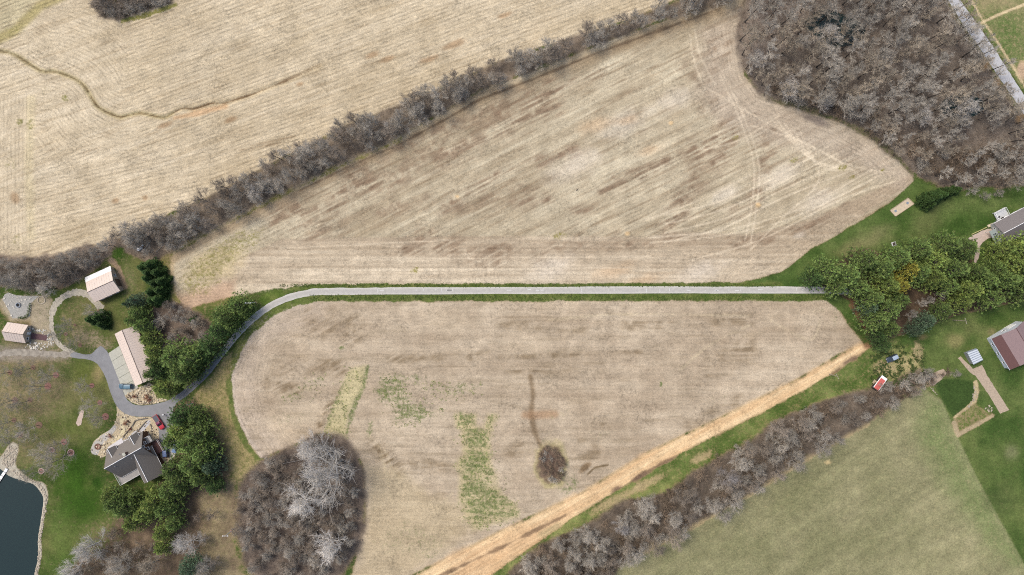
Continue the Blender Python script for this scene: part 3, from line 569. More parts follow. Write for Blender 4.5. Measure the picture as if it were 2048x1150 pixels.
for k, (nm, pts, lb, ct) in enumerate(REG):
    if pts is None: continue
    xs = [p[0] for p in pts]; ys = [p[1] for p in pts]
    i = np.nonzero((cxx > min(xs)) & (cxx < max(xs)) & (cyy > min(ys)) & (cyy < max(ys)))[0]
    reg[i[poly_sd(pts, cxx[i], cyy[i]) > 0]] = k
fi = np.arange((nx-1)*(ny-1)); r0 = fi//(nx-1); c0 = fi % (nx-1); a0 = r0*nx+c0
quads = np.stack([a0, a0+1, a0+nx+1, a0+nx], 1)
co = np.stack([WX, WY, gz], 1).astype(np.float32)
def grid_object(name, sel, label, cat):
    q = quads[sel]; uq, inv = np.unique(q.ravel(), return_inverse=True)
    me = bpy.data.meshes.new(name); nq = len(q)
    me.vertices.add(len(uq)); me.vertices.foreach_set('co', co[uq].ravel())
    me.loops.add(nq*4); me.loops.foreach_set('vertex_index', inv.astype(np.int32).ravel())
    me.polygons.add(nq); me.polygons.foreach_set('loop_start', np.arange(0, nq*4, 4, dtype=np.int32))
    for an, ar, ty in (('soil', soilC, 'FLOAT_COLOR'), ('veg', vegC, 'FLOAT_COLOR'), ('rowco', rowC, 'FLOAT_VECTOR')):
        at = me.attributes.new(an, ty, 'POINT'); at.data.foreach_set('color' if ty == 'FLOAT_COLOR' else 'vector', ar[uq].ravel())
    me.materials.append(M_GROUND); me.update(calc_edges=True); me.validate()
    me.polygons.foreach_set('use_smooth', np.ones(nq, bool))
    o = add_obj(name, me); tag(o, label, cat, kind='structure'); return o
for k, (nm, pts, lb, ct) in enumerate(REG):
    s = np.nonzero(reg == k)[0]
    if len(s): grid_object(nm, s, lb, ct)
# the land further out, to the horizon
mb = MB(); B = 3000.0
xs = [-B, GX0, GX1, B]; ys = [-B, GY0, GY1, B]
for a in range(3):
    for c in range(3):
        if a == 1 and c == 1: continue
        mb.face([(xs[a], ys[c], 0), (xs[a+1], ys[c], 0), (xs[a+1], ys[c+1], 0), (xs[a], ys[c+1], 0)])
me = mb.mesh("ground", M_GROUND); nv = len(me.vertices)
for an, val in (('soil', alb(186, 168, 138)+(0.2,)), ('veg', alb(92, 108, 52)+(0.45,))):
    at = me.attributes.new(an, 'FLOAT_COLOR', 'POINT'); at.data.foreach_set('color', np.tile(np.array(val, np.float32), nv))
at = me.attributes.new('rowco', 'FLOAT_VECTOR', 'POINT'); cc = np.zeros(nv*3, np.float32); me.vertices.foreach_get('co', cc); at.data.foreach_set('vector', cc)
tag(add_obj("ground", me), "open brown and green farmland stretching away outside the fields", "ground", kind='structure')

# ------------------------------------------------------------------ sheets: lane, drive, gravel, concrete, water
def sheet(name, px, z, mt, label, cat, th=0.03, jit=0.0, seed=1, kind='structure'):
    rr = random.Random(seed); pts = []
    for i in range(len(px)):
        a = Vector(px[i]); b = Vector(px[(i+1) % len(px)]); n_ = max(1, int((b-a).length/5)) if jit else 1
        for k in range(n_):
            p = a+(b-a)*(k/n_); pts.append((p.x+rr.uniform(-jit, jit), p.y+rr.uniform(-jit, jit)))
    w = [P(x, y) for x, y in pts]
    bm = bmesh.new(); vs_ = [bm.verts.new((p.x, p.y, z)) for p in w]
    f = bm.faces.new(vs_); f.normal_update()
    if f.normal.z < 0: f.normal_flip()
    bmesh.ops.triangulate(bm, faces=[f])
    r = bmesh.ops.extrude_face_region(bm, geom=bm.faces[:])
    bmesh.ops.translate(bm, verts=[e for e in r['geom'] if isinstance(e, bmesh.types.BMVert)], vec=(0, 0, -th-0.02))
    bmesh.ops.recalc_face_normals(bm, faces=bm.faces)
    me = bpy.data.meshes.new(name); bm.to_mesh(me); bm.free(); me.materials.append(mt)
    o = add_obj(name, me)
    if label: tag(o, label, cat, kind=kind)
    return o
def ribbon_px(c, w):
    L = []; Rr = []
    for i, p in enumerate(c):
        a = Vector(c[max(i-1, 0)]); b = Vector(c[min(i+1, len(c)-1)]); t = (b-a).normalized(); nn = Vector((-t.y, t.x))
        ww = w(i/(len(c)-1)) if callable(w) else w
        L.append((p[0]+nn.x*ww/2, p[1]+nn.y*ww/2)); Rr.append((p[0]-nn.x*ww/2, p[1]-nn.y*ww/2))
    return L+Rr[::-1]
M_ROAD = mat("worn_lane_asphalt", alb(196, 196, 196), 0.9, 0.07, 0.8)
M_YARD = mat("yard_asphalt", alb(142, 142, 142), 0.9, 0.10, 0.35)
M_GRAV = mat("pale_gravel", alb(182, 174, 156), 0.95, 0.22, 1.2)
M_GRAV2 = mat("grey_gravel", alb(168, 166, 158), 0.95, 0.2, 1.6)
M_PINK = mat("brown_gravel", alb(182, 164, 142), 0.95, 0.16, 1.6)
M_CONC = mat("concrete", alb(190, 188, 172), 0.9, 0.1, 0.9)
M_STONE = mat("bed_stone_chips", alb(194, 178, 146), 0.95, 0.3, 2.2)
M_SAND = mat("pale_sand", alb(205, 188, 160), 0.95, 0.12, 1.2)
M_MULCH = mat("red_mulch", alb(142, 104, 92), 0.95, 0.2, 2.0)

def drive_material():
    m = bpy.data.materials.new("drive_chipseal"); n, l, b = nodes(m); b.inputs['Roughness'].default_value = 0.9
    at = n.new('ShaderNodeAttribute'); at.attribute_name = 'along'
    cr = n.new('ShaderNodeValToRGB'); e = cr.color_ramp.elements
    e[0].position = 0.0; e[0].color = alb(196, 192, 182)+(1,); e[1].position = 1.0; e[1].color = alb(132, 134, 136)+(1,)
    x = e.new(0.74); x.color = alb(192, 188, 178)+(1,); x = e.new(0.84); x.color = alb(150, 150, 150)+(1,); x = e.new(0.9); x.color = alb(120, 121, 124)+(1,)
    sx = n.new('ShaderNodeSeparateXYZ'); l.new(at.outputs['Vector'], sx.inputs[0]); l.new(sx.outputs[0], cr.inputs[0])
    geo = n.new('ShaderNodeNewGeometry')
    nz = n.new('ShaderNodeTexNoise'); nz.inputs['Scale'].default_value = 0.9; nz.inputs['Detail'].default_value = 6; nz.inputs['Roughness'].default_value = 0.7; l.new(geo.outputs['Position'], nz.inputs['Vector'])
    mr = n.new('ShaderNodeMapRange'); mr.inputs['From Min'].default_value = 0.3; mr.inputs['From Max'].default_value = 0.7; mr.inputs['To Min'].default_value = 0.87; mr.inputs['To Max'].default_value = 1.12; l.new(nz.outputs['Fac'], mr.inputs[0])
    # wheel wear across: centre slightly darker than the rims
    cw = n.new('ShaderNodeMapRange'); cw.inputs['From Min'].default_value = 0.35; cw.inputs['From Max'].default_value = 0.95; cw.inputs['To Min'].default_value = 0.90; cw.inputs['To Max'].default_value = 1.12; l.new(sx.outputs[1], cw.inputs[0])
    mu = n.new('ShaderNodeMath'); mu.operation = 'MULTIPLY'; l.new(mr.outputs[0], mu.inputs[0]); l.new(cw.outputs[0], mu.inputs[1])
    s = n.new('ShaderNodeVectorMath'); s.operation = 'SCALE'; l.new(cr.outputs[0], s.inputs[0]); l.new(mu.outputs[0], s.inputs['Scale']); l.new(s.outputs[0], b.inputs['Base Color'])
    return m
rr = random.Random(3)
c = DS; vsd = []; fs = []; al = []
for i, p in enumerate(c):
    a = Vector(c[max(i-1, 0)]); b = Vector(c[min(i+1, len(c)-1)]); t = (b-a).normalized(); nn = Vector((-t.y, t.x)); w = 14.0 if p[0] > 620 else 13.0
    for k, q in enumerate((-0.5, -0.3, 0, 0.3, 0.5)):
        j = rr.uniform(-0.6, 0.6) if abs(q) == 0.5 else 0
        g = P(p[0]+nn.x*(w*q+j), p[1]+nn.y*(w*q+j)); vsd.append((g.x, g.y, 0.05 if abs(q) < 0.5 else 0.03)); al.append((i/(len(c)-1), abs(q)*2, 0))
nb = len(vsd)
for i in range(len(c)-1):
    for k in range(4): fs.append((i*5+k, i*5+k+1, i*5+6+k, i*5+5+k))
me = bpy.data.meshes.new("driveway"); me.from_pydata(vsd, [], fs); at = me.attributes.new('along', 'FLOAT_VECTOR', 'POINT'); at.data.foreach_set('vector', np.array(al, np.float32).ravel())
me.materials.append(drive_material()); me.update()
bm = bmesh.new(); bm.from_mesh(me); bmesh.ops.recalc_face_normals(bm, faces=bm.faces)
if sum(f.normal.z for f in bm.faces) < 0: bmesh.ops.reverse_faces(bm, faces=bm.faces)
bm.to_mesh(me); bm.free()
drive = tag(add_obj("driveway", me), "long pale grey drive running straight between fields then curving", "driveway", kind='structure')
M_SEAL = mat("pale_crack_patch", alb(214, 212, 206), 0.9, 0.05)
rr = random.Random(8)
for k in range(34):
    x = rr.uniform(690, 1610); y = 581+rr.uniform(-1, 1) if x < 1000 else 580+rr.uniform(-1, 1)
    p = P(x, y+rr.uniform(-2, 2)); b_ = MB()
    L = rr.choice((0.5, 0.8, 1.4)); ww = rr.uniform(0.16, 0.3)
    if rr.random() < 0.3: L, ww = rr.uniform(0.2, 0.4), rr.uniform(1.2, 2.4)
    b_.box((p.x, p.y, 0.056), (ww, L, 0.008)); b_.build("repair_patch", M_SEAL, drive)
sheet("lane", ROAD_L+ROAD_R[::-1], 0.05, M_ROAD, "pale grey country lane running past the bare wood", "road", jit=0.5)
sheet("yard_drive", YARD_ASPHALT, 0.065, M_YARD, "grey asphalt yard drive curving past garage and house", "driveway", jit=0.3)
sheet("gravel_path", ribbon_px(smooth([(205, 618), (190, 603), (172, 588), (150, 585), (128, 593), (112, 608), (104, 628), (103, 650), (108, 672), (120, 690), (146, 708)], 6), lambda t: 13 if t < 0.6 else 9.5), 0.025, M_GRAV, "looping pale gravel track beside the big tan barn", "path", jit=2.0)
sheet("gravel_path_lower", smooth([(-40, 700), (0, 702), (30, 698), (62, 700), (100, 702), (146, 705), (146, 716), (110, 714), (60, 712), (20, 712), (-40, 716)], 3, True), 0.03, mat("dark_gravel", alb(158, 150, 136), 0.95, 0.3, 0.7), "grey gravel track leading to the small tan roofed cabin", "path", jit=2.6)
FIREPAD = [(5, 598), (9, 589), (17, 585), (33, 591), (62, 592), (78, 592), (66, 603), (62, 607), (60, 632), (50, 636), (25, 637), (18, 622)]
sheet("gravel_patio", FIREPAD, 0.03, M_GRAV2, "grey gravel patio with fire pit above the cabin", "patio", jit=0.4)
# concrete apron in slabs
AP = [(217, 706), (241, 690), (277, 776), (250, 791)]
apron = empty("concrete_apron", P(240, 740)); tag(apron, "pale concrete apron in front of the long garage doors", "concrete", kind='structure')
def lerp2(a, b, t): return (a[0]+(b[0]-a[0])*t, a[1]+(b[1]-a[1])*t)
for k in range(5):
    t0, t1 = k/5+0.003, (k+1)/5-0.003
    q = [lerp2(AP[0], AP[3], t0), lerp2(AP[1], AP[2], t0), lerp2(AP[1], AP[2], t1), lerp2(AP[0], AP[3], t1)]
    b_ = MB(); w = [P(*p)-apron.location for p in q]; b_.prism([(p.x, p.y) for p in w], -0.01, 0.09); b_.build("slab", M_CONC, apron)
sheet("house_parking", [(321, 887), (341, 877), (352, 880), (356, 905), (342, 920), (330, 912), (324, 898)], 0.04, M_CONC, "pale concrete parking bay under the pines by the house", "parking")
sheet("stone_bed", BED, 0.03, M_STONE, "beige stone landscaping bed round the grey roofed house", "garden bed", jit=0.6)
sheet("stone_bed_garage", EBED, 0.03, M_STONE, "beige stone bed between garage end and curving yard drive", "garden bed", jit=0.6)
sheet("house_walk", smooth([(296, 841), (301, 845), (288, 862), (299, 868), (305, 884), (296, 885), (288, 872), (270, 872), (258, 884), (246, 892), (240, 886), (254, 876), (268, 863), (281, 858)], 3, True), 0.05, mat("pale_walk", alb(196, 194, 192), 0.9, 0.08), "pale grey concrete walk leading up to the house front", "path")
sheet("house_walk_lower", smooth([(182, 903), (186, 888), (200, 873), (217, 862), (229, 850), (233, 856), (222, 872), (208, 886), (200, 897), (196, 909), (188, 909)], 3, True), 0.05, mat("warm_walk", alb(186, 182, 172), 0.9, 0.1), "curved pale patio walk along the lawn edge by the house", "path")
sheet("sandstone_path", ribbon_px(smooth([(248, 832), (243, 845), (246, 862), (238, 876), (222, 888)], 5), 7), 0.045, mat("cream_flagstone", alb(222, 208, 168), 0.9, 0.12, 2.0), "cream flagstone path winding through the stone bed", "path")
# right side
sheet("garden_path", [(1945, 738), (1964, 730), (1975, 752), (1996, 785), (2018, 820), (2000, 827), (1978, 790), (1952, 753)], 0.03, M_PINK, "pinkish brown gravel strip running down from the silver shed", "path", jit=0.5)
sheet("garden_path_upper", [(1916, 716), (1921, 713), (1936, 728), (1946, 738), (1951, 752), (1940, 745)], 0.028, M_PINK, "short brown gravel spur beside the silver shed", "path", jit=0.6)
sheet("garden_path_left", [(1856, 750), (1886, 738), (1895, 746), (1880, 762), (1867, 772), (1855, 762)], 0.03, M_PINK, "small brown gravel patch above the round dark lawn", "path", jit=0.6)
sheet("gravel_drive", smooth([(1936, 478), (1955, 466), (1982, 457), (1990, 472), (1975, 478), (1962, 490), (1958, 512), (1952, 525), (1948, 523), (1951, 500), (1955, 484)], 3, True), 0.03, mat("pinkish_gravel", alb(198, 180, 166), 0.95, 0.14, 1.4), "pinkish gravel drive curling under pines to right house", "driveway", jit=0.6)
SANDP = [(1816, 395.6), (1828, 407.7), (1790.7, 433), (1779.7, 420.8)]
sand = sheet("sand_pit", SANDP, 0.05, M_SAND, "pale rectangular sand pit on the lawn with scuffed ends", "sand pit")
M_TIMBER = mat("weathered_timber", alb(176, 160, 132), 0.9, 0.15, 4)
for a, b in zip(SANDP, SANDP[1:]+SANDP[:1]):
    pa, pb = P(*a), P(*b); b_ = MB(); mid = (pa+pb)/2; d = pb-pa
    b_.box((mid.x, mid.y, 0.09), (d.length+0.16, 0.16, 0.2), math.atan2(d.y, d.x)); b_.build("border_timber", M_TIMBER, sand)
# water
def water_material():
    m = bpy.data.materials.new("pond_water"); n, l, b = nodes(m)
    b.inputs['Base Color'].default_value = alb(32, 50, 49)+(1,); b.inputs['Roughness'].default_value = 0.15; b.inputs['Specular IOR Level'].default_value = 0.28
    geo = n.new('ShaderNodeNewGeometry'); nz = n.new('ShaderNodeTexNoise'); nz.inputs['Scale'].default_value = 1.6; nz.inputs['Detail'].default_value = 4; l.new(geo.outputs['Position'], nz.inputs['Vector'])
    bp = n.new('ShaderNodeBump'); bp.inputs['Strength'].default_value = 0.25; bp.inputs['Distance'].default_value = 0.08; l.new(nz.outputs['Fac'], bp.inputs['Height']); l.new(bp.outputs[0], b.inputs['Normal'])
    return m
M_WATER = water_material()
sheet("pond_water", POND, -0.12, M_WATER, "dark slate blue pond with a stone edged shore", "pond", th=0.05)
def pool(name, pts, lb):
    sheet(name, smooth(pts, 5, True), 0.03, M_WATER, lb, "pool")
pool("woodland_pool", [(1608, 50), (1640, 20), (1690, 30), (1730, 55), (1715, 85), (1670, 95), (1640, 78)], "dark rain pool on the floor of the wood")
pool("woodland_pool_small", [(1880, 212), (1905, 190), (1955, 195), (1970, 215), (1940, 235), (1895, 232)], "dark pool under pale branches near the lane")

# ------------------------------------------------------------------ bare trees
M_BARK = mat("dark_bark", (0.055, 0.047, 0.040), 0.95, 0.25, 3.0, objvar=0.3)
M_TWIG = mat_objcolor("grey_twigs", 0.9, 0.22, 0.1)
M_PALEBARK = mat("pale_bark", alb(176, 168, 156), 0.9, 0.2, 2.0)
GREY = alb(190, 182, 168)+(1,); WARM = alb(184, 171, 151)+(1,); BROWN = alb(150, 132, 112)+(1,); WHITE = alb(226, 220, 210)+(1,); PURP = alb(164, 152, 137)+(1,)

def grow(mbv, p, d, L, r0, r1, n, sides, rnd, curl, up):
    """bent tapering limb; returns the points along it"""
    pts = [p.copy()]; q = p.copy(); d = d.normalized()
    for k in range(n):
        d = (d+Vector((rnd.gauss(0, curl), rnd.gauss(0, curl), rnd.gauss(0, curl)+up))).normalized()
        q = q+d*(L/n); pts.append(q.copy())
    mbv.tube(pts, [r0+(r1-r0)*k/n for k in range(n+1)], sides, cap=False)
    return pts, d

def bare_meshes(seed, h, spread, clear, npri, nsec, nter, ntw, thick=1.0, up=0.08, elev=(25, 60), mats=None, rmin=0.021):
    rnd = random.Random(seed); tr = MB(); cr = MB()
    lean = Vector((rnd.uniform(-.04, .04), rnd.uniform(-.04, .04), 1))
    th = h*0.86; rt = 0.022*h*thick
    tp, _ = grow(tr, Vector((0, 0, -0.15)), lean, th, rt, rt*0.3, 7, 6, rnd, 0.045, 0.03)
    def at(t):
        f = t*(len(tp)-1); k = min(int(f), len(tp)-2); return tp[k].lerp(tp[k+1], f-k)
    ga = rnd.uniform(0, 6.28)
    for a in range(npri):
        t = clear+(0.98-clear)*(a+rnd.random()*0.7)/npri
        ga += 2.4+rnd.uniform(-.35, .35); f = (t-clear)/(1-clear)
        el = math.radians(elev[0]+(elev[1]-elev[0])*f+rnd.uniform(-8, 12))
        d = Vector((math.cos(ga)*math.cos(el), math.sin(ga)*math.cos(el), math.sin(el)))
        L = spread*(1.05-0.45*f)*rnd.uniform(0.75, 1.1)
        p0 = at(t); rp = rt*0.42*(1-0.4*f)
        pp, pd = grow(cr, p0, d, L, rp, rp*0.3, 5, 4, rnd, 0.13, up)
        for b in range(nsec):
            tb = 0.22+0.78*(b+rnd.random())/nsec; k = min(int(tb*5), 4); q = pp[k].lerp(pp[k+1], tb*5-k) if tb < 1 else pp[-1]
            dd = ((pp[k+1]-pp[k]).normalized()+Vector((rnd.gauss(0, .55), rnd.gauss(0, .55), rnd.gauss(0.1, .4)))).normalized()
            L2 = L*0.46*(1.15-0.55*tb)*rnd.uniform(.7, 1.2)
            sp, _ = grow(cr, q, dd, L2, rp*0.42, rp*0.18, 3, 3, rnd, 0.16, up)
            for c_ in range(nter):
                tc = 0.2+0.8*(c_+rnd.random())/nter; k2 = min(int(tc*3), 2); q2 = sp[k2].lerp(sp[k2+1], min(1, tc*3-k2))
                d3 = ((sp[k2+1]-sp[k2]).normalized()+Vector((rnd.gauss(0, .6), rnd.gauss(0, .6), rnd.gauss(0.12, .45)))).normalized()
                L3 = L2*0.62*rnd.uniform(.6, 1.25)
                r3 = max(rmin, rp*0.13)
                t3, _ = grow(cr, q2, d3, L3, r3, r3*0.6, 2, 3, rnd, 0.2, up)
                for e in range(ntw):
                    q3 = t3[1].lerp(t3[2], rnd.random()) if rnd.random() < .6 else t3[0].lerp(t3[1], rnd.random())
                    d4 = (d3+Vector((rnd.gauss(0, .5), rnd.gauss(0, .5), rnd.gauss(0.15, .4)))).normalized()
                    cr.tube([q3, q3+d4*L3*rnd.uniform(.6, 1.15)], [r3*0.8, r3*0.45], 3, cap=False)
    mt = mats or (M_BARK, M_TWIG)
    return tr.mesh("trunk", mt[0], True), cr.mesh("crown", mt[1])

def shrub_meshes(seed, h, spread, stems, nsec, nter, r=0.03):
    rnd = random.Random(seed); tr = MB(); cr = MB()
    for s_ in range(stems):
        a = rnd.uniform(0, 6.28); el = math.radians(rnd.uniform(40, 82)); L = h*rnd.uniform(.75, 1.1)
        d = Vector((math.cos(a)*math.cos(el), math.sin(a)*math.cos(el), math.sin(el)))
        b0 = Vector((rnd.gauss(0, .16*spread), rnd.gauss(0, .16*spread), -0.05))
        pp, _ = grow(tr, b0, d, L, r*1.5, r*0.6, 4, 4, rnd, 0.14, 0.02)
        for b in range(nsec):
            t = 0.25+0.75*(b+rnd.random())/nsec; k = min(int(t*4), 3); q = pp[k].lerp(pp[k+1], min(1, t*4-k))
            dd = ((pp[k+1]-pp[k]).normalized()+Vector((rnd.gauss(0, .7), rnd.gauss(0, .7), rnd.gauss(0, .4)))).normalized()
            sp, _ = grow(cr, q, dd, L*0.42*rnd.uniform(.6, 1.1), r*0.75, r*0.45, 2, 3, rnd, 0.2, 0.03)
            for c_ in range(nter):
                q2 = sp[0].lerp(sp[2], rnd.random()); d3 = (dd+Vector((rnd.gauss(0, .7), rnd.gauss(0, .7), rnd.gauss(.1, .5)))).normalized()
                cr.tube([q2, q2+d3*L*rnd.uniform(.14, .26)], [r*0.6, r*0.35], 3, cap=False)
    return tr.mesh("stems", M_BARK, True), cr.mesh("crown", M_TWIG)

WOODV = [bare_meshes(20+k, 15, 4.2, 0.42, 12, 7, 5, 5, 0.8, 0.08, (24, 64), rmin=.015) for k in range(5)]
HEDGV = [bare_meshes(40+k, 9, 4.0, 0.16, 13, 7, 6, 6, 0.8, 0.10, (24, 68), rmin=.0135) for k in range(5)]
LAWNV = [bare_meshes(60+k, 8, 4.0, 0.25, 13, 7, 5, 3, 0.55, 0.05, (22, 60), rmin=.013) for k in range(3)]
SYCV = [bare_meshes(80+k, 20, 11, 0.24, 20, 9, 6, 2, 0.95, 0.06, (10, 74), (M_PALEBARK, M_TWIG), rmin=.034) for k in range(3)]
SHRV = [shrub_meshes(100+k, 3.6, 2.4, 16, 9, 9, .021) for k in range(5)]

def plant(kind, name, variants, px, py, scale, colr, label, cat, group, rnd, hz=0.7, ref=None, at_ground=False, part='trunk'):
    """place a tree so that its crown is seen at px,py; hz = how high the crown's middle sits"""
    tm, cm = variants[rnd.randrange(len(variants))]
    hh = max(v.co.z for v in cm.vertices) if ref is None else ref
    p = P(px, py) if at_ground else P(px, py, hh*scale*hz)
    e = empty(name, (p.x, p.y, 0), rnd.uniform(0, 6.28)); s = scale*rnd.uniform(.94, 1.06)
    e.scale = (s, s, scale*rnd.uniform(.92, 1.08))
    a = add_obj(part, tm, e); b = add_obj('crown', cm, e)
    v = rnd.uniform(.9, 1.1); b.color = tuple(min(1, c*v) for c in colr[:3])+(1,); a.color = b.color
    tag(e, label, cat, group); return e

def inside(poly, x, y):
    c = False; n_ = len(poly)
    for i in range(n_):
        x0, y0 = poly[i]; x1, y1 = poly[(i+1) % n_]
        if (y0 > y) != (y1 > y) and x < (x1-x0)*(y-y0)/(y1-y0)+x0: c = not c
    return c
def scatter(poly, n_, dmin, rnd, tries=60, bounds=(-40, -45, 2090, 1195)):
    xs = [p[0] for p in poly]; ys = [p[1] for p in poly]; out = []
    x0, x1, y0, y1 = max(min(xs), bounds[0]), min(max(xs), bounds[2]), max(min(ys), bounds[1]), min(max(ys), bounds[3])
    for k in range(n_*tries):
        if len(out) >= n_: break
        x, y = rnd.uniform(x0, x1), rnd.uniform(y0, y1)
        if inside(poly, x, y) and all((x-a)**2+(y-b)**2 > dmin*dmin for a, b in out): out.append((x, y))
    return out

rnd = random.Random(77)
# the wood by the lane (ground positions)
for x, y in scatter(WOODS, 240, 16, rnd, 90):
    g = y > 235 or (x < 1560 and y > 120)
    wm = rnd.random() < .4; ed_ = line_d(ROAD_L, np.array([x]), np.array([y]))[0]; fd_ = line_d(FIELD2[12:24], np.array([x]), np.array([y]))[0]
    pl = min(math.hypot(x-1668, y-58), math.hypot(x-1925, y-212))
    hue = "brownish" if wm else "grey"
    if ed_ < 30: lb, gp = f"tall bare {hue} tree at the wood's edge overhanging the lane", f"{hue} trees overhanging the lane"
    elif pl < 75: lb, gp = f"tall bare {hue} tree beside a dark pool in the wood", f"{hue} trees by the dark pools"
    elif fd_ < 38: lb, gp = f"bare {hue} tree at the wood's edge beside the harvested field", f"{hue} trees on the wood's field edge"
    elif g: lb, gp = f"shorter bare {hue} tree in the lower part of the wood above the green lawn", f"shorter {hue} trees of the wood"
    else: lb, gp = f"tall bare {hue} tree standing deep inside the wood beside the lane", f"tall {hue} trees inside the wood"
    plant('t', 'woodland_tree', WOODV, x, y, rnd.uniform(.72, 1.12)*(0.72 if g else (.8 if ed_ < 30 else 1)), WARM if wm else GREY, lb, "tree", gp, rnd, at_ground=True)
for x, y, s in ((1582, 168, .5), (1520, 118, .42), (1660, 60, .5), (1930, 215, .6), (1652, 200, .36), (1850, 230, .42)):
    plant('t', 'pale_tree', SYCV, x, y, s, alb(206, 199, 188)+(1,), "spreading pale barked bare tree in the wood beside the lane", "tree", "pale barked trees in the wood", rnd, 0.7)
# the hedgerow between the fields
for x, y in scatter(HEDGE, 150, 14, rnd, 90):
    if y > 480 and x > 250: continue
    gr_ = rnd.random() < .65; up_ = line_d(HEDGE_UP, np.array([x]), np.array([y]))[0] < 16; hue = "pale grey" if gr_ else "purplish brown"; sd_n = "stubble field side" if up_ else "harvested field side"
    plant('t', 'hedgerow_tree', HEDGV, x, y, rnd.uniform(.75, 1.2), GREY if gr_ else PURP,
          f"bare {hue} tree on the {sd_n} of the long hedgerow", "tree", f"{hue} hedgerow trees, {sd_n}", rnd, at_ground=True)
for x, y, s in ((510, 380, .42), (375, 440, .36), (780, 250, .34), (920, 190, .34), (1000, 160, .3), (600, 330, .34)):
    plant('t', 'pale_tree', SYCV, x, y, s, alb(182, 176, 166)+(1,), "broad pale branched tree spreading above the long hedgerow", "tree", "pale trees of the long hedgerow", rnd, 0.7)
for x, y in scatter([(-60, 520), (80, 520), (200, 500), (235, 490), (215, 515), (150, 560), (110, 575), (-60, 565)], 26, 15, rnd):
    plant('t', 'bare_tree', HEDGV, x, y, rnd.uniform(.55, .85), GREY if x < 80 else PURP, "bare grey tree in the belt above the homestead's gravel patio", "tree", "bare trees above the homestead", rnd, at_ground=True)
for x, y in scatter([(262, 470), (330, 450), (390, 470), (345, 500), (300, 522), (268, 505)], 12, 14, rnd):
    plant('t', 'bare_tree', HEDGV, x, y, rnd.uniform(.6, .95), GREY, "dense bare tree at the hedgerow end above the spruce row", "tree", "bare trees at the hedgerow end", rnd, at_ground=True)
# thicket with the big white barked trees
for x, y, s, lb in ((650, 955, 1.22, "largest white barked spreading tree in the round thicket"), (592, 1018, .78, "second white barked tree in the thicket, beside the largest one"), (655, 1100, .62, "small white barked tree at the thicket's bottom edge"), (610, 905, .55, "small white barked tree at the thicket's top edge")):
    plant('t', 'sycamore_tree', SYCV, x, y, s, WHITE, lb, "tree", None, rnd, 0.75)
TH2 = [(600+(x-600)*.88, 1012+(y-1012)*.90) for x, y in THICKET]
for x, y in scatter(TH2, 66, 16, rnd):
    plant('t', 'thicket_tree', HEDGV, x, y, rnd.uniform(.5, .8), PURP if rnd.random() < .6 else GREY, "low bare dark tree in the round thicket", "tree", "low trees of the round thicket", rnd, at_ground=True)
# lower right hedgerow
for x, y in scatter(HEDGE2, 84, 16, rnd):
    gr_ = rnd.random() < .5; s = rnd.uniform(.6, .85) if x > 1640 else rnd.uniform(.85, 1.25); md_ = line_d([(1170, 1210), (1250, 1120), (1410, 1036), (1630, 905), (1820, 785)], np.array([x]), np.array([y]))[0] < 30
    hue = "pale grey" if gr_ else "purplish brown"; wh = "meadow side" if md_ else "green strip side"
    plant('t', 'hedgerow_tree', HEDGV, x, y, s, GREY if gr_ else PURP, f"bare {hue} tree on the {wh} of the lower hedgerow", "tree", f"{hue} trees of the lower hedgerow, {wh}", rnd, at_ground=True)
plant('t', 'spreading_tree', SYCV, 1462, 965, .5, alb(168, 162, 158)+(1,), "broad spreading grey tree in the meadow hedgerow beside green strip", "tree", None, rnd, 0.7)
plant('t', 'spreading_tree', SYCV, 1250, 1060, .36, alb(160, 156, 152)+(1,), "smaller spreading pale tree at the meadow edge of the lower hedgerow", "tree", None, rnd, 0.7)
# bottom left wood
for x, y, s, col in ((165, 1105, .62, WHITE), (225, 1130, .55, GREY), (372, 1095, .5, WHITE), (290, 1140, .5, WARM), (400, 1135, .42, GREY), (135, 1145, .5, WHITE)):
    plant('t', 'pale_tree', SYCV, x, y, s, col, "pale bare tree in the little wood below the pond lawn", "tree", "pale trees below the pond lawn", rnd, 0.7)
for x, y in scatter([(200, 1060), (300, 1050), (430, 1000), (450, 1060), (430, 1180), (150, 1180)], 26, 22, rnd):
    plant('t', 'bare_tree', HEDGV, x, y, rnd.uniform(.5, .8), WARM if rnd.random() < .5 else PURP, "low bare brownish tree in the little wood below the house", "tree", "low trees below the house", rnd, at_ground=True)
# between barn and drive, in the pine belt
for x, y in scatter([(300, 625), (350, 605), (425, 645), (425, 690), (395, 705), (330, 710), (305, 680)], 14, 20, rnd):
    plant('t', 'bare_tree', HEDGV, x, y, rnd.uniform(.42, .62), PURP if rnd.random() < .5 else GREY, "low bare tree among pines beside the drive's curve", "tree", "bare trees beside the drive's curve", rnd, at_ground=True)
for x, y, s in ((1872, 585, .75), (1835, 605, .6), (1815, 628, .6), (1850, 600, .6), (1935, 385, .6), (1960, 395, .55), (1985, 388, .55), (1905, 745, .45), (1880, 700, .0)):
    if s: plant('t', 'bare_tree', HEDGV, x, y, s, GREY, "bare grey tree on the right, by the pines and lawn edge", "tree", "bare trees by the right pines", rnd, at_ground=True)
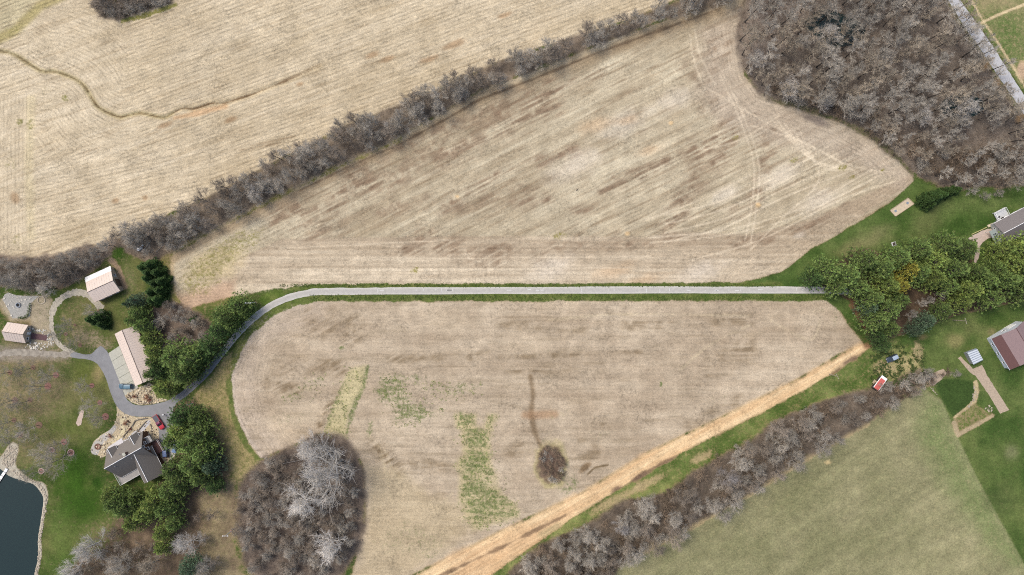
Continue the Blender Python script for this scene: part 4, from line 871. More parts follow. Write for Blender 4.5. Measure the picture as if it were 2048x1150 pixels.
# lawn trees of the homestead with their mulch rings
LAWNT = [(142, 905, 6, 1.3), (104, 900, 5, .9), (83, 942, 5, .8), (112, 750, 6, .8), (96, 772, 7, .85), (184, 771, 5, .7), (211, 833, 7, .8), (200, 805, 5, .8), (78, 850, 7, 1.0), (30, 800, 6, .9), (40, 870, 6, 1.0), (66, 735, 5, .8), (20, 745, 5, .9), (128, 884, 6, .7), (132, 668, 4, .8), (160, 690, 4, .7), (198, 622, 4, .7), (150, 650, 3, .7), (28, 840, 5, .8), (60, 800, 5, .8)]
M_EDGE = mat("edging_stone", alb(196, 172, 158), 0.9, 0.15)
for k, (x, y, r, s) in enumerate(LAWNT):
    p = P(x, y); rr_ = r*S; b_ = MB(); pts = [(p.x+rr_*math.cos(a*math.pi/12)*rnd.uniform(.95, 1.05), p.y+rr_*math.sin(a*math.pi/12)*rnd.uniform(.95, 1.05)) for a in range(24)]
    b_.prism(pts, -0.02, 0.06); ring_ = k < 3
    mo = b_.build("mulch_bed", M_MULCH if ring_ or k < 8 or k == 13 else mat("brown_mulch", alb(126, 102, 84), .95, .2, 2.))
    tag(mo, "red mulch ring edged with pale stones round a lawn tree" if ring_ else "round mulch patch at the foot of a bare lawn tree", "mulch bed", "edged mulch rings" if ring_ else "mulch patches under lawn trees", )
    if ring_:
        for a in range(20):
            w = a*math.pi/10; e_ = MB(); e_.box((p.x+(rr_+.06)*math.cos(w), p.y+(rr_+.06)*math.sin(w), 0.07), (0.26, 0.34, 0.16), w); e_.build("edging_stone", M_EDGE, mo)
    plant('t', 'lawn_tree', LAWNV, x, y, s*1.35, alb(172, 164, 150)+(1,), "slender bare tree on the homestead lawn with mulch at its foot", "tree", "bare lawn trees of the homestead", rnd, at_ground=True)
# brush shrubs
def brush(poly, n_, dmin, col, label, group, sc0=.6, sc1=1.1):
    for x, y in scatter(poly, n_, dmin, rnd):
        plant('s', 'bare_shrub', SHRV, x, y, rnd.uniform(sc0, sc1), col if rnd.random() < .7 else GREY, label, "shrub", group, rnd, at_ground=True, part='stems')
brush(smooth([(1085, 900), (1105, 892), (1122, 905), (1130, 935), (1118, 958), (1098, 958), (1080, 930)], 4, True), 22, 9, BROWN, "low brown shrub in the oval brush patch on the field", "shrubs of the oval patch", .36, .56)
brush(HEDGE2, 120, 12, BROWN, "tangled brown shrub under the meadow hedgerow trees", "shrubs of the meadow hedgerow")
brush([(190, -30), (345, -30), (340, 6), (300, 20), (245, 36), (200, 30), (186, 12)], 26, 14, PURP, "dark purple brown shrub in the brush patch on the stubble field", "shrubs of the stubble field patch", .7, 1.1)
brush(TH2, 95, 13, PURP, "low purple brown shrub at the floor of the round thicket", "shrubs of the round thicket", .7, 1.1)
brush([(1530, 195), (1600, 212), (1700, 245), (1780, 295), (1850, 355), (1960, 365), (2060, 360), (2060, 300), (1850, 300), (1700, 215), (1560, 170)], 46, 19, BROWN, "reddish brown shrub along the wood's lower margin", "shrubs along the wood margin", .8, 1.3)
brush([(300, 625), (350, 605), (425, 645), (425, 690), (395, 705), (330, 710), (305, 680)], 14, 18, WARM, "low shrub among bare trees beside the drive's curve", "shrubs beside the drive's curve")
brush([(1780, 770), (1850, 742), (1900, 735), (1910, 745), (1850, 775), (1790, 800)], 14, 11, BROWN, "brown garden shrub near the red topped hut", "shrubs near the red hut", .4, .7)

# undergrowth that nobody could count: short twigs under the hedges and woods
def undergrowth(name, polys, count, label, colr, hgt=1.2):
    rs = np.random.RandomState(len(name)); rnd2 = random.Random(len(name)); pts = []
    for poly, c_ in zip(polys, count):
        xs = [p[0] for p in poly]; ys = [p[1] for p in poly]; k = 0
        xx = rs.uniform(max(min(xs), -40), min(max(xs), 2090), c_*4); yy = rs.uniform(max(min(ys), -40), min(max(ys), 1190), c_*4)
        ok = poly_sd(poly, xx, yy) > -2; pts.append(np.stack([xx[ok], yy[ok]], 1)[:c_])
    p = np.concatenate(pts); n_ = len(p); bx_ = (p[:, 0]-W2)*S; by_ = (H2-p[:, 1])*S
    per = 5; bx_ = np.repeat(bx_, per)+rs.normal(0, .3, n_*per); by_ = np.repeat(by_, per)+rs.normal(0, .3, n_*per); M_ = n_*per
    a = rs.uniform(0, 6.28, M_); el = rs.uniform(.4, 1.3, M_); L = rs.uniform(.5, 1.3, M_)*hgt; r = 0.03
    tip = np.stack([bx_+np.cos(a)*np.cos(el)*L, by_+np.sin(a)*np.cos(el)*L, np.sin(el)*L], 1)
    V_ = np.zeros((M_, 4, 3), np.float32)
    for k in range(3):
        V_[:, k, 0] = bx_+r*math.cos(k*2.094); V_[:, k, 1] = by_+r*math.sin(k*2.094); V_[:, k, 2] = -0.02
    V_[:, 3] = tip
    F_ = np.array([(0, 1, 3), (1, 2, 3), (2, 0, 3)])[None]+np.arange(M_)[:, None, None]*4
    me = bpy.data.meshes.new(name); me.from_pydata(V_.reshape(-1, 3).tolist(), [], F_.reshape(-1, 3).tolist()); me.materials.append(M_TWIG)
    o = add_obj(name, me); o.color = colr; tag(o, label, "undergrowth", kind='stuff')
undergrowth("hedgerow_undergrowth", [HEDGE], [5200], "grey brown undergrowth along the hedgerow between the two tan fields", alb(140, 126, 110)+(1,))
undergrowth("wood_undergrowth", [WOODS], [5200], "brown saplings and dead stems over the wood's floor", alb(146, 128, 112)+(1,), 1.6)
undergrowth("thicket_undergrowth", [THICKET], [2600], "dark brown stems over the round thicket's floor", alb(118, 104, 96)+(1,))
undergrowth("meadow_hedge_undergrowth", [HEDGE2], [2800], "brown stems along the meadow hedgerow's floor", alb(130, 114, 98)+(1,))

# ------------------------------------------------------------------ conifers
def tint_mesh(me, vals):
    at = me.attributes.new('tint', 'FLOAT_COLOR', 'POINT'); at.data.foreach_set('color', np.array(vals, np.float32).ravel())
M_NEEDLE = mat_objcolor("needles", 0.7, 0.18, 0.25, attr='tint')
def spray(mbv, vals, p, d, L, w, rnd, nb):
    t = rnd.uniform(.5, 1.5); y = rnd.uniform(.9, 1.12)
    for k in range(nb):
        dd = (d+Vector((rnd.gauss(0, .55), rnd.gauss(0, .55), rnd.gauss(.08, .42)))).normalized()
        a = dd.cross(Vector((rnd.gauss(0, .4), rnd.gauss(0, .4), 1))).normalized()*w*rnd.uniform(.6, 1.2)
        q = p+dd*L*rnd.uniform(.7, 1.2); m_ = p.lerp(q, .5); lift = Vector((0, 0, w*.3))
        mbv.face([p, m_+a, q, m_-a+lift]); vals.extend([(t*y, t, t, 1)]*4)
def pine_meshes(seed, h, rad):
    rnd = random.Random(seed); tr = MB(); cr = MB(); vals = []
    tp, _ = grow(tr, Vector((0, 0, -.15)), Vector((0, 0, 1)), h*.97, .02*h, .03, 8, 6, rnd, .02, .02)
    nwh = 11; wood = MB()
    for w in range(nwh):
        t = 0.14+0.84*w/(nwh-1); zc = h*t; f = (t-.14)/.84
        rr_ = rad*(1-0.80*f**1.5)*rnd.uniform(.85, 1.1); nb = 7 if f < .7 else 5; a0 = rnd.uniform(0, 6.28)
        for b in range(nb):
            a = a0+6.283*b/nb+rnd.uniform(-.3, .3); el = math.radians(8+38*f+rnd.uniform(-6, 10))
            L = rr_*rnd.uniform(.7, 1.18); d = Vector((math.cos(a)*math.cos(el), math.sin(a)*math.cos(el), math.sin(el)))
            pp, _ = grow(tr, Vector((0, 0, zc)), d, L, .012*h*(1-.6*f), .025, 4, 3, rnd, .09, .035)
            ns = max(4, int(15*L/rad))
            for s_ in range(ns):
                u = .22+.78*(s_+rnd.random())/ns; k = min(int(u*4), 3); q = pp[k].lerp(pp[k+1], min(1, u*4-k))
                side = Vector((-d.y, d.x, 0))*rnd.gauss(0, .28*L*(1.1-u*.6)) + Vector((0, 0, rnd.uniform(-.1, .3)))
                spray(cr, vals, q+side, (d+side.normalized()*.5+Vector((0, 0, .35))).normalized(), .075*rad+.3, .085, rnd, 8)
    spray(cr, vals, Vector((0, 0, h*.93)), Vector((0, 0, 1)), .9, .14, rnd, 10)
    cm = cr.mesh("crown", M_NEEDLE); tint_mesh(cm, vals); return tr.mesh("trunk", M_BARK, True), cm
def spruce_meshes(seed, h, rad):
    rnd = random.Random(seed); tr = MB(); cr = MB(); vals = []
    grow(tr, Vector((0, 0, -.15)), Vector((0, 0, 1)), h*.98, .018*h, .02, 6, 6, rnd, .008, .02)
    for k in range(760):
        t = rnd.random()**1.35; z = h*(.03+.95*t); rr_ = rad*(1-t)*rnd.uniform(.55, 1.08)+.08; a = rnd.uniform(0, 6.28)
        rr_ *= 1+.18*math.sin(a*5+t*9)
        d = Vector((math.cos(a), math.sin(a), .45)).normalized()
        spray(cr, vals, Vector((math.cos(a)*rr_*.75, math.sin(a)*rr_*.75, z)), d, .45, .10, rnd, 5)
    cm = cr.mesh("crown", M_NEEDLE); tint_mesh(cm, vals); return tr.mesh("trunk", M_BARK, True), cm
PINEV = [pine_meshes(200+k, 13, 5.2) for k in range(5)]
SPRV = [spruce_meshes(230+k, 8, 2.3) for k in range(3)]
GREEN = alb(96, 115, 60, .95)+(1,); DGREEN = alb(69, 91, 48, .95)+(1,); YEL = alb(152, 148, 64, .95)+(1,); OLIVE = alb(112, 128, 64, .95)+(1,); BLUEG = alb(84, 104, 78, .95)+(1,); SPR = alb(58, 80, 38, 1.0)+(1,)
RP = [(1627, 556, 22, DGREEN), (1655, 543, 30, GREEN), (1690, 552, 31, GREEN), (1670, 572, 24, GREEN), (1725, 522, 32, GREEN), (1757, 535, 32, GREEN), (1790, 515, 30, GREEN), (1812, 540, 26, YEL), (1770, 570, 28, OLIVE), (1797, 572, 22, YEL), (1832, 500, 30, GREEN), (1862, 522, 33, OLIVE), (1890, 492, 30, GREEN), (1922, 498, 30, GREEN), (1902, 540, 32, GREEN), (1862, 556, 28, OLIVE), (1832, 545, 28, GREEN), (1740, 598, 28, GREEN), (1772, 618, 30, GREEN), (1748, 640, 30, GREEN), (1776, 655, 24, GREEN), (1795, 600, 24, GREEN), (1735, 615, 22, BLUEG), (1850, 642, 20, BLUEG), (1828, 660, 16, BLUEG), (1882, 622, 22, GREEN), (1932, 582, 30, OLIVE), (1962, 562, 30, GREEN), (2002, 560, 32, GREEN), (2042, 552, 32, GREEN), (1978, 598, 26, GREEN), (2000, 500, 26, OLIVE), (2032, 500, 34, OLIVE), (2018, 530, 30, OLIVE), (2056, 520, 30, GREEN), (2048, 590, 26, GREEN), (1918, 602, 24, OLIVE), (1765, 690, 16, DGREEN), (1752, 672, 16, DGREEN), (1892, 572, 24, GREEN), (1945, 545, 26, GREEN), (2075, 560, 30, GREEN), (2080, 500, 30, GREEN), (1985, 540, 26, GREEN), (1715, 575, 24, GREEN)]
LP = [(276, 600, 17, BLUEG), (278, 625, 21, GREEN), (268, 640, 17, GREEN), (286, 650, 20, GREEN), (300, 676, 21, OLIVE), (310, 700, 22, OLIVE), (310, 724, 20, GREEN), (304, 748, 15, GREEN), (262, 607, 12, BLUEG), (352, 712, 33, GREEN), (386, 716, 33, GREEN), (366, 745, 30, GREEN), (385, 738, 26, GREEN), (330, 775, 24, OLIVE), (320, 740, 22, DGREEN), (478, 610, 26, GREEN), (452, 632, 30, GREEN), (442, 660, 28, DGREEN), (425, 690, 27, DGREEN), (408, 708, 24, DGREEN), (492, 624, 18, GREEN), (465, 650, 22, GREEN), (365, 832, 28, DGREEN), (362, 858, 26, OLIVE), (400, 862, 30, GREEN), (382, 884, 30, GREEN), (410, 902, 30, GREEN), (388, 924, 32, GREEN), (352, 935, 28, GREEN), (362, 962, 28, GREEN), (402, 950, 26, GREEN), (425, 930, 24, BLUEG), (342, 978, 26, GREEN), (430, 972, 20, DGREEN), (312, 1002, 30, OLIVE), (336, 1012, 28, GREEN), (292, 1022, 26, OLIVE), (236, 1002, 28, GREEN), (256, 1012, 28, GREEN), (222, 990, 20, OLIVE), (268, 1042, 24, OLIVE), (326, 1062, 22, OLIVE), (326, 1092, 18, OLIVE), (382, 1132, 26, BLUEG), (346, 880, 22, GREEN), (395, 832, 22, GREEN), (350, 1045, 20, GREEN)]
rnd = random.Random(5)
def conifer(x, y, r, col, label, group, V, R0, H0, name, hz):
    s = r*S/R0; p = P(x, y, H0*(min(max(s, .75), 1.15) if V is PINEV else s*.75)*hz)
    tm, cm = V[rnd.randrange(len(V))]
    e = empty(name, (p.x, p.y, 0), rnd.uniform(0, 6.28)); zs = min(max(s, .75), 1.15) if V is PINEV else s*.75; e.scale = (s*1.1, s*1.1, zs)
    a = add_obj('trunk', tm, e); b = add_obj('crown', cm, e); v = rnd.uniform(.88, 1.12); b.color = tuple(c*v for c in col[:3])+(1,); tag(e, label, "pine" if V is PINEV else "spruce", group)
for x, y, r, c_ in RP:
    hue = {id(YEL): "yellowing", id(OLIVE): "olive green", id(GREEN): "mid green", id(DGREEN): "dark green", id(BLUEG): "blue green"}[id(c_)]
    sz = "large" if r >= 30 else ("small" if r < 23 else "medium sized")
    wh = "beside the straight drive's end" if x < 1725 else ("beside the right house and gravel drive" if x > 1870 and y < 545 else ("above the lower right lawn" if y > 575 else "in the middle of the right pine belt"))
    conifer(x, y, r, c_, f"{sz} {hue} pine {wh}", f"{sz} {hue} pines {wh}", PINEV, 5.2, 13, 'pine_tree', .5)
for x, y, r, c_ in LP:
    if y < 770 and x < 315: lb, gp = "green pine leaning over the long garage and barn yard", "pines beside the long garage"
    elif y < 790: lb, gp = "green pine along the inside of the drive's curve", "pines along the drive's curve"
    else: lb, gp = "green pine in the belt behind the grey roofed house", "pines behind the house"
    hue = {id(OLIVE): "olive green", id(GREEN): "mid green", id(DGREEN): "dark green", id(BLUEG): "blue green"}[id(c_)]
    sz = "large" if r >= 29 else ("small" if r < 22 else "medium sized")
    conifer(x, y, r, c_, lb.replace("green pine", f"{sz} {hue} pine"), f"{sz} {hue} "+gp, PINEV, 5.2, 13, 'pine_tree', .5)
for x, y in ((289, 535), (303, 530), (316, 545), (298, 556), (312, 566), (322, 580), (305, 584), (318, 598), (300, 545), (325, 562), (308, 600)):
    conifer(x, y, 15, SPR, "dark green spruce in the tight row right of the big barn", "spruces right of the big barn", SPRV, 2.3, 8, 'spruce_tree', .4)
for x, y, r in ((186, 638, 15), (200, 634, 15), (206, 648, 13)):
    conifer(x, y, r, SPR, "dark green spruce in the small clump inside the gravel loop", "spruces in the gravel loop", SPRV, 2.3, 8, 'spruce_tree', .4)
for x, y, r in ((1852, 402, 15), (1866, 396, 17), (1880, 391, 15), (1896, 385, 13), (1912, 380, 11), (1858, 410, 13)):
    conifer(x, y, r, SPR, "dark evergreen in the short row beside the sand pit", "evergreens beside the sand pit", SPRV, 2.3, 8, 'spruce_tree', .4)
conifer(386, 640, 9, SPR, "tiny dark evergreen among bare trees beside the drive", None, SPRV, 2.3, 8, 'spruce_tree', .4)

# low weeds and grass tufts on field patches and verges
def tufts(name, spots, label, cat, seed, L=.4, per=6):
    rs = np.random.RandomState(seed); p = np.array(spots, np.float32); n_ = len(p)
    bx_ = np.repeat((p[:, 0]-W2)*S, per); by_ = np.repeat((H2-p[:, 1])*S, per); M_ = n_*per
    bx_ = bx_+rs.normal(0, .16, M_); by_ = by_+rs.normal(0, .16, M_); a = rs.uniform(0, 6.28, M_); ln = rs.uniform(.5, 1.2, M_)*L; el = rs.uniform(.2, 1.0, M_); w = ln*.2
    V_ = np.zeros((M_, 4, 3), np.float32); ca, sa = np.cos(a), np.sin(a)
    V_[:, 0] = np.stack([bx_, by_, np.full(M_, -.01)], 1)
    mx_, my_, mz_ = bx_+ca*np.cos(el)*ln*.5, by_+sa*np.cos(el)*ln*.5, np.sin(el)*ln*.6
    V_[:, 1] = np.stack([mx_-sa*w, my_+ca*w, mz_], 1); V_[:, 3] = np.stack([mx_+sa*w, my_-ca*w, mz_], 1)
    V_[:, 2] = np.stack([bx_+ca*np.cos(el)*ln, by_+sa*np.cos(el)*ln, np.sin(el)*ln*.8], 1)
    me = bpy.data.meshes.new(name); me.from_pydata(V_.reshape(-1, 3).tolist(), [], (np.arange(4)[None]+np.arange(M_)[:, None]*4).tolist())
    me.materials.append(M_NEEDLE); t = np.repeat(rs.uniform(.6, 1.4, n_), per*4); tint_mesh(me, np.stack([t, t, t, np.ones_like(t)], 1))
    o = add_obj(name, me); tag(o, label, cat, kind='stuff'); return o
def spots_in(polys, counts, seed):
    rs = np.random.RandomState(seed); out = []
    for poly, c_ in zip(polys, counts):
        xs = [p[0] for p in poly]; ys = [p[1] for p in poly]
        xx = rs.uniform(min(xs), max(xs), c_*3); yy = rs.uniform(min(ys), max(ys), c_*3); sd = poly_sd(poly, xx, yy); nn = vnoise(xx/7, yy/7, 1)
        ok = (sd+rs.normal(0, 9, len(sd)) > 0) & (nn > .42); out.append(np.stack([xx[ok], yy[ok]], 1)[:c_])
    return np.concatenate(out)
o = tufts("field_weeds", spots_in([GP1, GP2, GP3, GP4, WATERWAY], [260, 90, 480, 60, 160], 3), "green weed tufts in patches over the lower field", "weeds", 3, .42); o.color = alb(142, 150, 90)+(1,)
o = tufts("hut_weeds", spots_in([[(1745, 700), (1830, 690), (1860, 750), (1800, 780), (1740, 760)]], [700], 4), "weedy tufts on the ground round the red topped hut", "weeds", 4, .6); o.color = alb(72, 90, 42)+(1,)
vp = [(x, 590+rnd.uniform(0, 11)) for x in np.random.RandomState(6).uniform(620, 1660, 1500)]+[(x, 568+rnd.uniform(0, 5)) for x in np.random.RandomState(7).uniform(560, 1560, 900)]
o = tufts("verge_grass", vp, "short grass tufts along the straight drive's verges", "grass", 5, .4); o.color = alb(90, 108, 46)+(1,)

# ------------------------------------------------------------------ buildings
M_TANROOF = mat("tan_metal_roof", alb(226, 208, 192), 0.5, 0.05, 1.5, spec=0.4, stretch=(6, .4, 1))
M_GLAREROOF = mat("glare_white_metal_roof", alb(250, 248, 244, 1.35), 0.45, 0.03, 1.0, spec=0.4)  # bright sky reflection off the lean-to metal, put into a near-white colour
M_TANWALL = mat("tan_siding", alb(196, 180, 160), 0.7, 0.06, 2)
M_TRIM = mat("brown_trim", alb(104, 88, 76), 0.7, 0.08)
M_SHINGLE = mat("grey_shingle", alb(124, 118, 111), 0.9, 0.16, 2.5, stretch=(1, 4, 1))
M_SHINGLE2 = mat("mauve_grey_shingle", alb(126, 120, 117), 0.9, 0.14, 2.5)
M_LOG = mat("brown_log_wall", alb(106, 78, 60), 0.85, 0.18, 2.0)
M_WHITE = mat("white_paint", (0.74, 0.74, 0.72), 0.6, 0.03)
M_DECK = mat("grey_deck_boards", alb(168, 164, 158), 0.85, 0.1, 3)
M_DECKB = mat("brown_deck_boards", alb(112, 82, 74), 0.85, 0.16, 3)
M_GLASS = mat("window_glass", (0.03, 0.04, 0.05), 0.08, 0.02, spec=0.6)
M_BRICK = mat("brick_steps", alb(140, 108, 92), 0.9, 0.2, 3)
M_GALV = mat("galvanised_metal", alb(214, 220, 224), 0.4, 0.05, spec=0.5)
M_GALVD = mat("dull_galvanised_metal", alb(138, 148, 158), 0.5, 0.08, spec=0.5)
M_MAROON = mat("dark_maroon_roof", alb(104, 74, 70), 0.7, 0.06, 1.5)
M_MAUVE = mat("mauve_roof", alb(148, 126, 124), 0.65, 0.06, 1.5)
M_PALEWALL = mat("pale_blue_white_siding", alb(214, 220, 228), 0.6, 0.04)
M_DARK = mat("dark_timber", alb(70, 60, 54), 0.85, 0.15)
M_REDROOF = mat("faded_red_roof", alb(212, 108, 100), 0.7, 0.07, 2)
M_ROCK = mat("boulder_stone", alb(186, 174, 154), 0.95, 0.25, 1.2)

class Frame:
    """local frame: origin on the ground under the ridge middle, x along the ridge"""
    def __init__(s, name, A, B, label, cat):
        m = (A+B)/2; d = B-A; s.ang = math.atan2(d.y, d.x); s.L = math.hypot(d.x, d.y); s.o = Vector((m.x, m.y, 0))
        s.e = empty(name, s.o, s.ang); tag(s.e, label, cat)
    def loc(s, px, py, h=0.0):
        p = P(px, py, h)-s.o; ca, sa = math.cos(-s.ang), math.sin(-s.ang)
        return Vector((p.x*ca-p.y*sa, p.x*sa+p.y*ca, h))

def window(e, c, n_axis, w, h, frame=M_WHITE):
    """window with frame and sill on a wall: c centre, n_axis (nx,ny) outward"""
    nx_, ny_ = n_axis; rz = math.atan2(ny_, nx_)+math.pi/2
    g = MB(); g.box((c[0]+nx_*.03, c[1]+ny_*.03, c[2]), (w, .05, h), rz); wo = g.build('window', M_GLASS, e)
    f = MB(); dx, dy = math.cos(rz), math.sin(rz)
    for s_ in (-1, 1):
        f.box((c[0]+nx_*.05+dx*s_*w/2, c[1]+ny_*.05+dy*s_*w/2, c[2]), (.09, .07, h+.09), rz)
        f.box((c[0]+nx_*.051, c[1]+ny_*.051, c[2]+s_*h/2), (w-.1, .07, .09), rz)
    f.build('frame', frame, wo)
    s2 = MB(); s2.box((c[0]+nx_*.09, c[1]+ny_*.09, c[2]-h/2-.07), (w+.2, .16, .06), rz); s2.build('sill', frame, wo)
def door(e, c, n_axis, w, h, m_):
    nx_, ny_ = n_axis; rz = math.atan2(ny_, nx_)+math.pi/2
    g = MB(); g.box((c[0]+nx_*.04, c[1]+ny_*.04, h/2+.03), (w, .07, h), rz); d = g.build('door', m_, e)
    k = MB(); k.box((c[0]+nx_*.1+math.cos(rz)*w*.36, c[1]+ny_*.1+math.sin(rz)*w*.36, 1.05), (.06, .06, .16), rz); k.build('handle', M_DARK, d)
def gable(fr, L, w, hr, he, roofm, wallm, over=.35, x0=0.0, y0=0.0, rot=0.0, th=.14, trim=M_TRIM, ribs=0):
    """pentagon block with two roof slopes, ridge cap and gutters"""
    ca, sa = math.cos(rot), math.sin(rot)
    T = lambda x, y, z: (x0+x*ca-y*sa, y0+x*sa+y*ca, z)
    b = MB(); h = L/2; pr = [(-w, -.1), (w, -.1), (w, he), (0, hr), (-w, he)]
    base = len(b.v); b.v += [T(-h, y, z-.02) for y, z in pr]+[T(h, y, z-.02) for y, z in pr]
    b.f += [(4, 3, 2, 1, 0), (5, 6, 7, 8, 9)]+[(i, (i+1) % 5, 5+(i+1) % 5, 5+i) for i in range(5)]
    b.build('wall', wallm, fr.e)
    sl = (hr-he)/w; roofs = []
    for s_ in (-1, 1):
        r = MB(); yo = w+over; ze = he-sl*over
        r.slab([T(-h-over, 0, hr+th), T(h+over, 0, hr+th), T(h+over, s_*yo, ze+th), T(-h-over, s_*yo, ze+th)], th)
        ro = r.build('roof_slope', roofm, fr.e); roofs.append(ro)
        if ribs:
            rb = MB(); n_ = int(L/ribs)
            for k in range(1, n_):
                x = -h+L*k/n_; rb.tube([T(x, s_*.1, hr+th-.1*sl+.015), T(x, s_*(yo-.02), ze+th+.015)], .03, 4)
            rb.build('standing_seams', roofm, ro)
        g = MB(); g.tube([T(-h-over, s_*(yo+.05), ze+.02), T(h+over, s_*(yo+.05), ze+.02)], .07, 5); g.build('gutter', trim, ro)
    c = MB(); c.tube([T(-h-over-.01, 0, hr+th+.02), T(h+over+.01, 0, hr+th+.02)], .11, 5); c.build('ridge_cap', trim, fr.e)
    return T, roofs
# big tan barn with lean-to, its roof whitened for sky glare
A, Bp = P(175, 584.5, 4.9), P(226.3, 561.3, 4.9)
fr = Frame("metal_barn", A, Bp, "large tan metal barn with a lean-to roof strip painted white as sky glare", "barn")
w = 3.8; T, _ = gable(fr, fr.L-.7, w, 4.9, 3.3, M_TANROOF, M_TANWALL, ribs=.9)
b = MB(); y1 = 6.1; b.slab([(-fr.L/2-.05, w+.3, 3.28), (fr.L/2+.05, w+.3, 3.28), (fr.L/2+.05, y1, 2.45), (-fr.L/2-.05, y1, 2.45)], .12); b.build('lean_to_roof', M_GLAREROOF, fr.e)
b = MB(); b.v += [(x, y, z) for x in (-fr.L/2+.35, fr.L/2-.35) for y, z in ((w, -.1), (y1-.3, -.1), (y1-.3, 2.35), (w, 3.05))]; b.f += [(3, 2, 1, 0), (4, 5, 6, 7), (0, 1, 5, 4), (1, 2, 6, 5), (2, 3, 7, 6), (3, 0, 4, 7)]; b.build('lean_to_wall', M_TANWALL, fr.e)
door(fr.e, (fr.L/2-.35, -.6, 0), (1, 0), 3.0, 2.9, M_TRIM); window(fr.e, (fr.L/2-.35, 2.4, 1.7), (1, 0), 1, .9)
for x in (-3, 0, 3): window(fr.e, (x, -w, 1.8), (0, -1), 1.1, .9)
# small cabin
fr = Frame("cabin", P(3.9, 663.2, 4.8), P(45.2, 669, 4.8), "small tan roofed cabin beside the brown timber deck", "cabin")
gable(fr, fr.L-.6, 3.1, 4.8, 2.7, M_TANROOF, M_TANWALL, ribs=.9)
door(fr.e, (fr.L/2-.3, .2, 0), (1, 0), 1.0, 2.1, M_WHITE); window(fr.e, (fr.L/2-.3, -1.8, 1.6), (1, 0), .9, 1); window(fr.e, (fr.L/2-.3, 1.9, 1.6), (1, 0), .9, 1)
for x in (-2, 2): window(fr.e, (x, -3.1, 1.6), (0, -1), 1, 1)
# long garage
fr = Frame("long_garage", P(244.4, 660, 5.0), P(286, 765.5, 5.0), "long narrow tan roofed garage half under the pines", "garage")
gable(fr, fr.L-.7, 4.0, 5.0, 2.9, M_TANROOF, M_TANWALL, ribs=.9)
for k in range(6):
    x = -fr.L/2+2.2+k*(fr.L-4.2)/5
    g = MB(); g.box((x, -4.03, 1.2), (2.5, .06, 2.3)); d = g.build('garage_door', M_WHITE, fr.e)
    for z in (.6, 1.2, 1.8):
        q = MB(); q.box((x, -4.07, z), (2.5, .03, .04)); q.build('door_groove', M_TRIM, d)
door(fr.e, (fr.L/2-.35, 0, 0), (1, 0), 1.0, 2.1, M_TRIM); window(fr.e, (fr.L/2-.35, 2, 1.6), (1, 0), 1, 1)
# grey roofed house
fr = Frame("grey_house", P(208.7, 937.5, 9.0), P(283.4, 895, 9.0), "large house with steep grey shingle roofs, dormers and white railed decks", "house")
hl = fr.L/2; gable(fr, fr.L-.9, 5.2, 9.0, 3.4, M_SHINGLE, M_LOG, over=.45, trim=M_WHITE)
A, Bp = fr.loc(268.7, 909, 8.2), fr.loc(295.5, 963, 8.2); d = Bp-A; mid = (A+Bp)/2
T, _ = gable(fr, d.length-.4, 3.9, 8.2, 3.7, M_SHINGLE, M_LOG, over=.4, x0=mid.x, y0=mid.y, rot=math.atan2(d.y, d.x), trim=M_WHITE)
for (rx, ry), (ex, ey) in (((225.6, 919.5), (218.7, 904)), ((274, 890), (263, 878.5))):
    a, b_ = fr.loc(rx, ry, 6.4), fr.loc(ex, ey, 6.4)
    cx_ = b_.x; dep = 4.2; gable(fr, dep, 1.7, 6.4, 4.6, M_SHINGLE, M_LOG, over=.25, x0=cx_, y0=3.6, rot=math.pi/2, trim=M_WHITE)
    window(fr.e, (cx_, 3.6+dep/2, 4.7), (0, 1), 1.2, 1.0)
pz = 3.3; q = [fr.loc(214.5, 895, pz), fr.loc(242.3, 876.3, pz), fr.loc(247, 885, pz), fr.loc(219, 905.5, pz)]
b = MB(); b.slab([(p.x, p.y, pz-(.0 if k > 1 else .25)) for k, p in enumerate(q)], .12); b.build('porch_roof', mat("pale_porch_roof", alb(206, 202, 200), .6, .06), fr.e)
for p in q[:2]:
    t = MB(); t.box((p.x*.97, p.y-.25, 1.5), (.18, .18, 3.0)); t.build('porch_post', M_WHITE, fr.e)
def railing(e, pts, z, h=1.0, m_=M_WHITE):
    for a, b_ in zip(pts, pts[1:]):
        r = MB(); r.tube([(a[0], a[1], z+h), (b_[0], b_[1], z+h)], .06, 4); r.tube([(a[0], a[1], z+.15), (b_[0], b_[1], z+.15)], .04, 4)
        L_ = math.hypot(b_[0]-a[0], b_[1]-a[1]); n_ = max(2, int(L_/.5))
        for k in range(n_+1): t = k/n_; r.tube([(a[0]+(b_[0]-a[0])*t, a[1]+(b_[1]-a[1])*t, z), (a[0]+(b_[0]-a[0])*t, a[1]+(b_[1]-a[1])*t, z+h)], .03, 4)
        r.build('railing', m_, e)
def deck(e, x0, x1, y0, y1, z, m_, along_x=True, nm='deck'):
    b = MB(); b.box(((x0+x1)/2, (y0+y1)/2, z-.12), (x1-x0-.04, y1-y0-.04, .16)); do = b.build(nm, m_, e)
    n_ = int((y1-y0 if along_x else x1-x0)/.3)
    for k in range(n_):
        q = MB()
        if along_x: q.box(((x0+x1)/2, y0+(k+.5)*(y1-y0)/n_, z), (x1-x0, (y1-y0)/n_-.02, .05))
        else: q.box((x0+(k+.5)*(x1-x0)/n_, (y0+y1)/2, z), ((x1-x0)/n_-.02, y1-y0, .05))
        q.build('plank', m_, do)
    for x in (x0+.15, x1-.15):
        for y in (y0+.15, y1-.15):
            if z > .5: q = MB(); q.box((x, y, (z-.2)/2), (.2, .2, z-.18)); q.build('post', m_, do)
    return do
